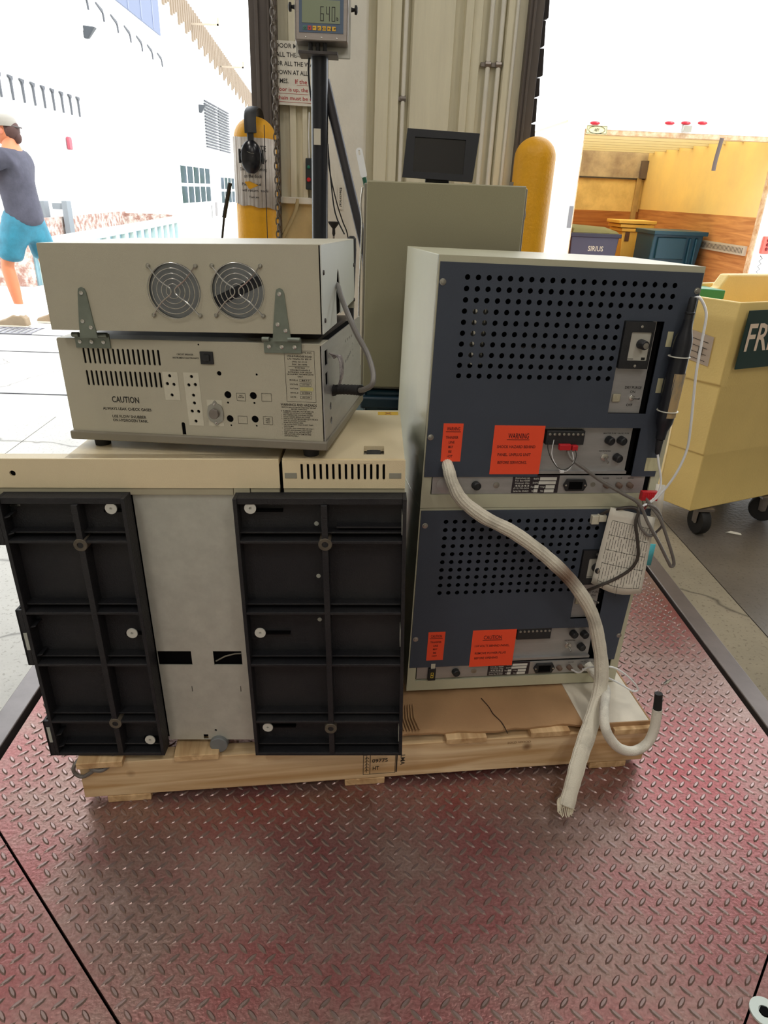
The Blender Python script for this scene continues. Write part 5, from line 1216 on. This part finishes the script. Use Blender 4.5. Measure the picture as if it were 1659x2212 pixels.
def wheelie(px0, px1, pyt, pyb, Y, name, label, M_, kind):
    a, b = at(px0, pyt, Y), at(px1, pyt, Y)
    zb = -.09; w = b.x - a.x; h = a.z - zb
    t = thing(name, label, 'bin', (a.x, Y, zb), 'bins inside the truck')
    return t, w, h
t, w, h = wheelie(1236, 1340, 502, 0, 9.4, 'recycling_bin', 'dark blue-grey lidded bin at the left inside the truck', None, 0)
MB().hexa([(.05, .05, 0), (w - .05, .05, 0), (w - .05, .5, 0), (.05, .5, 0), (0, 0, h - .04), (w, 0, h - .04), (w, .55, h - .04), (0, .55, h - .04)]).build('tub', mat('blue_grey_bin', S(72, 74, 104), .45), t, bevel=.01)
MB().box(-.02, w + .02, -.03, .58, h - .05, h).build('rim', mat('dark_bin_rim', S(48, 50, 78), .45), t, bevel=.008)
mb = MB(); mb.hexa([(0, .0, h), (w, .0, h), (w, .6, h), (0, .6, h), (.03, .05, h + .05), (w - .03, .05, h + .03), (w - .03, .55, h + .06), (.03, .55, h + .09)]); mb.build('lid', mat('olive_lid', S(104, 104, 72), .6), t, bevel=.01)
mb = MB(); mb.text('SIRIUS', w * .38, w * .70, h - .215, .062, -.006); mb.build('bin_lettering', WHITEINK, t, smooth=0).location = (0, .008, 0)
t, w, h = wheelie(1345, 1410, 500, 0, 9.95, 'storage_locker', 'yellow plastic container with stepped lid in the middle of the truck', None, 1)
YC = mat('yellow_container', S(226, 178, 84), .5, var=.08, scale=6)
MB().hexa([(.06, .0, 0), (w - .02, .0, 0), (w - .02, .5, 0), (.06, .5, 0), (0, 0, h), (w, 0, h), (w, .5, h), (0, .5, h)]).build('body', YC, t, bevel=.01)
for k in range(3): MB().box(-.02 - .03 * k, w - .02 * (2 - k) + .02, -.02 - .01 * k, .5, h + .05 * k, h + .042 + .05 * k).build('lid_step', YC, t, bevel=.006)
for x, z in ((w - .08, h - .13), (w - .12, h - .42), (.07, h - .06)): MB().box(x - .03, x + .03, -.012, 0, z - .06, z + .06).build('latch', mat('brown_latch', S(92, 60, 40), .6), t, bevel=.004)
t, w, h = wheelie(1412, 1524, 497, 0, 9.1, 'storage_tote', 'large dark teal tote with stepped sides at the right inside the truck', None, 2)
TEAL = mat('dark_teal_tote', S(18, 66, 86), .4, var=.1, scale=4)
MB().hexa([(.0, .05, 0), (w - .08, .05, 0), (w - .08, .55, 0), (.0, .55, 0), (.02, 0, h - .02), (w, 0, h - .02), (w, .6, h - .02), (.02, .6, h - .02)]).build('tub', TEAL, t, bevel=.012)
MB().box(-.0, w + .03, -.05, .62, h - .05, h).build('rim', TEAL, t, bevel=.008)
mb = MB(); mb.box(.07, w * .66, -.03, .05, h - .33, h - .08); mb.box(w * .72, w * .76, -.03, .06, 0, h - .08); mb.box(w * .84, w * .88, -.03, .06, 0, h - .08); mb.build('moulded_panel', TEAL, t, bevel=.008)

# ---------------------------------------------------------------- yard on the left: building, dumpster, person
bl = thing('warehouse_building', 'long white corrugated warehouse across the yard on the left', 'building', (0, 0, 0))
WH = mat('white_cladding', S(246, 248, 246), .6)
mb = MB(); mb.box(-16, -6, 9, 60, 0, 4.6); mb.build('wall', WH, bl)
SO = mat('soffit_tan', S(132, 116, 98), .7)
mb = MB()
# corrugated eaves sloping down with distance
for k in range(66):
    y = 24 + k * .30; zt = 6.45 - (y - 27.6) * .083
    mb.box(-5.99, -5.93, y, y + .13, zt - .95 + .12 * (k % 3), zt)
mb.build('eaves_ribs', SO, bl)
mb = MB(); mb.hexa([(-6.2, 9, 4.0), (-5.99, 9, 4.0), (-5.99, 44, 4.0), (-6.2, 44, 4.0), (-6.2, 9, 7.95), (-5.99, 9, 7.95), (-5.99, 44, 5.09), (-6.2, 44, 5.09)]); mb.build('upper_cladding', WH, bl)
gp = MB(); gp.prism([(19.2, 5.02), (23.45, 5.02), (23.45, 6.3), (19.2, 6.3)], -5.97, -5.95, 'x')
gp = MB(); gp.hexa([(-5.99, 18.5, 5.02), (-5.95, 18.5, 5.02), (-5.95, 23.45, 4.95), (-5.99, 23.45, 4.95), (-5.99, 18.5, 6.6), (-5.95, 18.5, 6.6), (-5.95, 23.45, 6.25), (-5.99, 23.45, 6.25)])
gpo = gp.build('roller_door_panel', mat('grey_blue_sheet', S(98, 108, 134), .6), bl)
for k in range(4): MB().box(-5.95, -5.94, 19.4 + k * 1.1, 19.48 + k * 1.1, 5.0, 6.3).build('panel_seam', mat('panel_seam_grey', S(110, 118, 146), .5), gpo)
# louvre
lv_ = MB()
for c in range(2):
    for k in range(16):
        y0 = 28.8 + c * 2.5; lv_.box(-5.97, -5.93, y0, y0 + 2.25, 2.42 + k * .098, 2.468 + k * .098)
lv_.build('louvre_vent', mat('louvre_dark', S(52, 54, 62), .6), bl)
GLS = mat('window_glass_dark', S(40, 62, 54), .6, spec=.05, col2=S(74, 84, 96), scale=1.2)
def window(y0, y1, z0, z1, cols, rows):
    fr = MB(); fr.box(-6.0, -5.96, y0 - .1, y1 + .1, z0 - .1, z1 + .1); f = fr.build('window', WH, bl)
    dy = (y1 - y0) / cols; dz = (z1 - z0) / rows
    for r_ in range(rows):
        for c in range(cols):
            MB().box(-5.962, -5.94, y0 + c * dy + .12, y0 + (c + 1) * dy - .12, z0 + r_ * dz + .05, z0 + (r_ + 1) * dz - .05).build('pane', GLS, f)
window(24.4, 29.0, .55, 1.75, 5, 2)
window(31.0, 34.2, .45, 1.5, 4, 2)
MB().box(-5.97, -5.95, 29.1, 30.2, 0, 1.75).build('door', mat('white_door', S(240, 240, 238), .5), bl)
MB().box(-5.95, -5.93, 29.6, 29.95, -.0 + .05, .55).build('door_grille', mat('door_grille_grey', S(120, 116, 116), .6), bl)
for y, z, s_ in ((17.4, 4.02, .15), (28.1, 3.63, .17)):
    MB().hexa([(-6, y - s_ * .6, z - s_), (-5.92, y - s_ * .3, z - s_), (-5.92, y + s_ * .3, z - s_), (-6, y + s_ * .6, z - s_), (-6, y - s_ * .6, z + s_ * .5), (-5.75, y - s_ * .6, z + s_ * .4), (-5.75, y + s_ * .6, z + s_ * .4), (-6, y + s_ * .6, z + s_ * .5)]).build('wall_lamp', mat('grey_lamp_body', S(60, 64, 70), .5), bl, bevel=.02)
DFL = mat('dark_flashing', S(84, 86, 92), .7)
for k in range(9):
    y_ = 13.0 + k * .42; MB().prism([(y_, 2.72), (y_ + .16, 2.715), (y_ + .15, 2.67), (y_ + .11, 2.64), (y_ + .10, 2.36), (y_ + .075, 2.36), (y_ + .07, 2.66), (y_, 2.70)], -5.99, -5.96, 'x').build('flashing_edge', DFL, bl)
for k in range(7):
    y_ = 17.3 + k * .95; z_ = 4.72 - k * .04; MB().prism([(y_, z_), (y_ + .38, z_ - .06), (y_ + .45, z_ - .16), (y_ + .46, z_ - .28), (y_ + .42, z_ - .28), (y_ + .38, z_ - .13), (y_, z_ - .03)], -5.99, -5.96, 'x').build('flashing_edge', DFL, bl)
MB().box(-5.99, -5.93, 15.55, 15.72, 1.72, 1.95).build('alarm_bell', mat('dull_red', S(160, 70, 84), .5), bl, bevel=.02)
for y, z in ((27.5, 5.95), (32.4, 5.42)):
    mb = MB(); mb.box(-5.98, -5.05, y, y + .06, z, z + .05); mb.box(-5.1, -5.04, y, y + .06, z, z + .22); mb.build('roof_bracket', mat('bracket_tan', S(170, 156, 138), .6), bl)
tb = thing('steel_trestle', 'grey steel beam offcuts standing behind the open skip', 'steel beams', (0, 0, 0))
for px in (80, 129):
    a_ = at(px, 447, 13.4); MB().box(a_.x - .13, a_.x + .06, 13.4, 13.5, a_.z - .04, a_.z + .06).build('web', mat('beam_grey', S(128, 134, 140), .6), tb); MB().box(a_.x + .06, a_.x + .15, 13.35, 13.55, 0.0, a_.z + .1).build('flange', mat('beam_grey_b', S(128, 134, 140), .6), tb)

dp_ = thing('skip_dumpster', 'pale teal open-top steel skip with rusty inside beyond the worker', 'skip', (0, 0, 0))
RUST = mat('rusty_steel', S(150, 112, 100), .8, col2=S(206, 196, 188), scale=9, contrast=(.42, .6))
TL = mat('pale_teal_paint', S(170, 196, 198), .6, col2=S(200, 206, 198), scale=5)
TLD = mat('teal_grey_paint', S(120, 152, 164), .6, var=.15, scale=5)
n0 = Vector((-4.02, 8.9)); n1 = Vector((-4.27, 16.9)); 
mb = MB(); mb.prism([(n0.x, n0.y), (n0.x + .09, n0.y), (n1.x + .09, n1.y), (n1.x, n1.y)], .40, .53, 'z'); mb.build('near_rim', TL, dp_, bevel=.01)
mb = MB(); mb.prism([(n0.x - .02, n0.y), (n0.x + .02, n0.y), (n1.x + .02, n1.y), (n1.x - .02, n1.y)], -.0, .40, 'z'); mb.build('near_side', TLD, dp_)
for k in range(16):
    f_ = (k + .3) / 16; c = n0 + (n1 - n0) * f_
    MB().box(c.x + .02, c.x + .09, c.y - .06, c.y + .10, 0, .40).build('stiffener', TL, dp_)
mb = MB(); mb.box(-5.5, -5.42, 8.9, 16.95, 0, .58); mb.box(-5.42, n1.x, 16.85, 16.95, 0, .55); mb.build('far_side', RUST, dp_)
mb = MB(); mb.box(-5.5, n0.x, 8.8, 8.9, 0, .53); mb.build('end_plate', RUST, dp_)
gr = MB()
for k in range(18): gr.box(-3.8 + k * .055, -3.775 + k * .055, 5.98, 6.22, .0, .006)
gr.box(-3.82, -2.82, 5.96, 5.98, 0, .007); gr.box(-3.82, -2.82, 6.22, 6.24, 0, .007)
tag(gr.build('drain_grate', mat('drain_steel', S(150, 150, 158), .5, .4)), 'steel drain grate in the yard at the worker shoes', 'drain grate')

# ---------------------------------------------------------------- the worker
def skin(name, M_, pts, edges, parent, sub=2, root=0):
    me = bpy.data.meshes.new(name); me.from_pydata([p[0] for p in pts], edges, []); me.materials.append(M_)
    o = bpy.data.objects.new(name, me); COL.objects.link(o); o.parent = parent
    sk = o.modifiers.new('skin', 'SKIN'); sk.use_smooth_shade = True
    me.skin_vertices.new() if not me.skin_vertices else None
    for i, p in enumerate(pts):
        r_ = p[1]; me.skin_vertices[0].data[i].radius = r_ if isinstance(r_, tuple) else (r_, r_)
        me.skin_vertices[0].data[i].use_root = (i == root)
    s_ = o.modifiers.new('sub', 'SUBSURF'); s_.levels = sub; s_.render_levels = sub
    return o
pr = thing('person', 'person in grey T-shirt, blue shorts and pale cap walking at the left edge', 'person', (0, 0, 0))
SKN = mat('skin', S(206, 128, 90), .55, var=.05, scale=8)
SHIRT = mat('grey_tshirt', S(74, 74, 88), .85, var=.25, bump=.5, bscale=14, scale=10)
SHORTS = mat('teal_shorts', S(40, 118, 142), .6, var=.25, scale=9, bump=.5, bscale=16)
yF, yR = 6.30, 6.52
body = [((-2.90, 6.41, .90), .085), ((-2.90, 6.41, 1.05), .085), ((-2.925, 6.41, 1.22), .11), ((-2.915, 6.41, 1.35), .10), ((-2.915, 6.41, 1.43), .058), ((-2.93, 6.41, 1.50), .062), ((-2.945, 6.41, 1.56), .085),
        ((-2.955, 6.33, .84), .072), ((-3.08, yF, .52), .055), ((-3.06, yF, .38), .058), ((-3.035, yF, .16), .036), ((-3.06, yF, .06), .036), ((-3.16, yF - .01, .04), .03),
        ((-2.89, 6.49, .84), .08), ((-2.83, yR, .50), .055), ((-2.80, yR, .36), .057), ((-2.79, yR + .02, .18), .036), ((-2.80, yR + .02, .07), .036), ((-2.91, yR + .02, .035), .03),
        ((-2.93, 6.24, 1.36), .06), ((-3.06, 6.20, 1.22), .048), ((-3.25, 6.22, 1.16), .036), ((-3.36, 6.24, 1.15), .026),
        ((-2.93, 6.58, 1.36), .06), ((-3.05, 6.62, 1.20), .048), ((-3.26, 6.58, 1.14), .036), ((-3.38, 6.56, 1.13), .026)]
ed = [(0, 1), (1, 2), (2, 3), (3, 4), (4, 5), (5, 6), (0, 7), (7, 8), (8, 9), (9, 10), (10, 11), (11, 12), (0, 13), (13, 14), (14, 15), (15, 16), (16, 17), (17, 18), (3, 19), (19, 20), (20, 21), (21, 22), (3, 23), (23, 24), (24, 25), (25, 26)]
# hands: palm and five separate fingers each
for wi, wy in ((22, 6.24), (26, 6.56)):
    w0 = Vector(body[wi][0]); pi_ = len(body)
    body.append(((w0.x - .05, w0.y, w0.z - .005), (.036, .016))); ed.append((wi, pi_))
    for f_ in range(4):
        i0 = len(body); dy = (f_ - 1.5) * .021; ln = (.030, .034, .032, .026)[f_]
        body.append(((w0.x - .085, w0.y + dy, w0.z - .008), .0095)); body.append(((w0.x - .085 - ln, w0.y + dy, w0.z - .020), .0085)); body.append(((w0.x - .090 - ln * 1.4, w0.y + dy, w0.z - .045), .0078))
        ed += [(pi_, i0), (i0, i0 + 1), (i0 + 1, i0 + 2)]
    i0 = len(body); body.append(((w0.x - .045, w0.y - .045, w0.z - .015), .011)); body.append(((w0.x - .075, w0.y - .058, w0.z - .03), .0095)); ed += [(pi_, i0), (i0, i0 + 1)]
skin('body', SKN, body, ed, pr)
mb = MB(); mb.ball((-2.952, 6.41, 1.545), .1, 20, (.98, .78, 1.12)); hd_ = mb.build('head', SKN, pr)
mb = MB(); mb.ball((-3.055, 6.41, 1.535), .016, 8, (1.2, .7, 1.2)); mb.tube([(-3.035, 6.41, 1.57), (-3.068, 6.41, 1.53)], [.006, .011], 8); mb.build('nose', SKN, hd_)
mb = MB(); mb.tube([(-3.040, 6.385, 1.497), (-3.046, 6.41, 1.495), (-3.040, 6.435, 1.497)], .005, 6); mb.build('mouth', mat('lips', S(176, 92, 84), .5), hd_)
for s_ in (-1, 1):
    mb = MB(); mb.ball((-3.030, 6.41 + s_ * .03, 1.555), .009, 8); mb.build('eye', mat('eye_white', S(60, 44, 38), .3), hd_)
    mb = MB(); mb.ball((-2.945, 6.41 + s_ * .078, 1.54), .02, 10, (.8, .35, 1.3)); mb.build('ear', mat('ear_skin', S(212, 128, 100), .55), hd_)
mb = MB(); mb.ball((-2.915, 6.41, 1.550), .088, 16, (.95, .86, 1.0)); mb.ball((-2.862, 6.41, 1.495), .036, 12, (1.1, .9, 1.3)); mb.build('hair', mat('brown_hair', S(78, 52, 48), .7), pr)
mb = MB(); mb.lathe([(.096, 0), (.097, .02), (.088, .055), (.062, .080), (.03, .09), (.001, .092)], (-2.945, 6.41, 1.575), (0, 0, 1), 24)
capo = mb.build('cap', mat('pale_cap', S(150, 146, 138), .8), pr, label='pale grey cap')
mb = MB(); mb.hexa([(-3.13, 6.34, 1.560), (-3.02, 6.33, 1.575), (-3.02, 6.49, 1.575), (-3.13, 6.48, 1.560), (-3.13, 6.34, 1.564), (-3.02, 6.33, 1.583), (-3.02, 6.49, 1.583), (-3.13, 6.48, 1.564)]); mb.build('cap_brim', mat('cap_brim_grey', S(96, 92, 88), .8), capo, bevel=.004)
mb = MB(); mb.tube([(-2.87, 6.36, 1.578), (-2.82, 6.39, 1.568), (-2.82, 6.43, 1.568), (-2.87, 6.46, 1.578)], .006, 6); mb.build('cap_strap', mat('cap_strap', S(90, 84, 84), .8), capo)
shirt = [((-2.90, 6.41, .80), (.165, .16)), ((-2.905, 6.41, .93), (.165, .155)), ((-2.92, 6.41, 1.05), (.155, .15)), ((-2.94, 6.41, 1.22), (.165, .16)), ((-2.915, 6.41, 1.35), (.135, .12)), ((-2.905, 6.41, 1.41), .07), ((-2.93, 6.24, 1.355), .078), ((-3.02, 6.205, 1.265), .072), ((-2.93, 6.58, 1.355), .078), ((-3.02, 6.61, 1.265), .072)]
skin('tshirt', SHIRT, shirt, [(0, 1), (1, 2), (2, 3), (3, 4), (4, 5), (4, 6), (6, 7), (4, 8), (8, 9)], pr)
sh_ = [((-2.915, 6.41, 1.0), (.12, .11)), ((-2.92, 6.41, .90), (.155, .14)), ((-2.97, 6.33, .79), (.145, .13)), ((-3.03, yF + .01, .64), (.112, .11)), ((-3.045, yF + .01, .54), (.118, .112)), ((-2.875, 6.50, .78), (.120, .115)), ((-2.845, yR, .64), (.110, .11)), ((-2.835, yR, .55), (.108, .105))]
skin('shorts', SHORTS, sh_, [(0, 1), (1, 2), (2, 3), (3, 4), (1, 5), (5, 6), (6, 7)], pr)
SOCK = mat('white_sock', S(240, 238, 240), .8); SHOE = mat('off_white_trainer', S(150, 132, 108), .7, var=.12, scale=14)
for (x, y) in ((-3.045, yF), (-2.79, yR + .02)):
    so = MB(); so.tube([(x + .003, y, .20), (x - .003, y, .12), (x - .012, y, .06)], [.043, .044, .044], 12); so.build('sock', SOCK, pr)
    s2 = MB(); prof_ = [(x + .06, .075), (x + .065, .02), (x + .06, .0), (x - .2, .0), (x - .215, .02), (x - .2, .045), (x - .12, .07), (x - .05, .105), (x + .03, .105)]
    s2.prism(prof_, y - .045, y + .045); sho = s2.build('trainer', SHOE, pr, bevel=.014, seg=3)
    MB().box(x - .205, x + .062, y - .047, y + .047, 0, .016).build('sole', mat('pale_sole', S(222, 214, 198), .6), sho, bevel=.004)
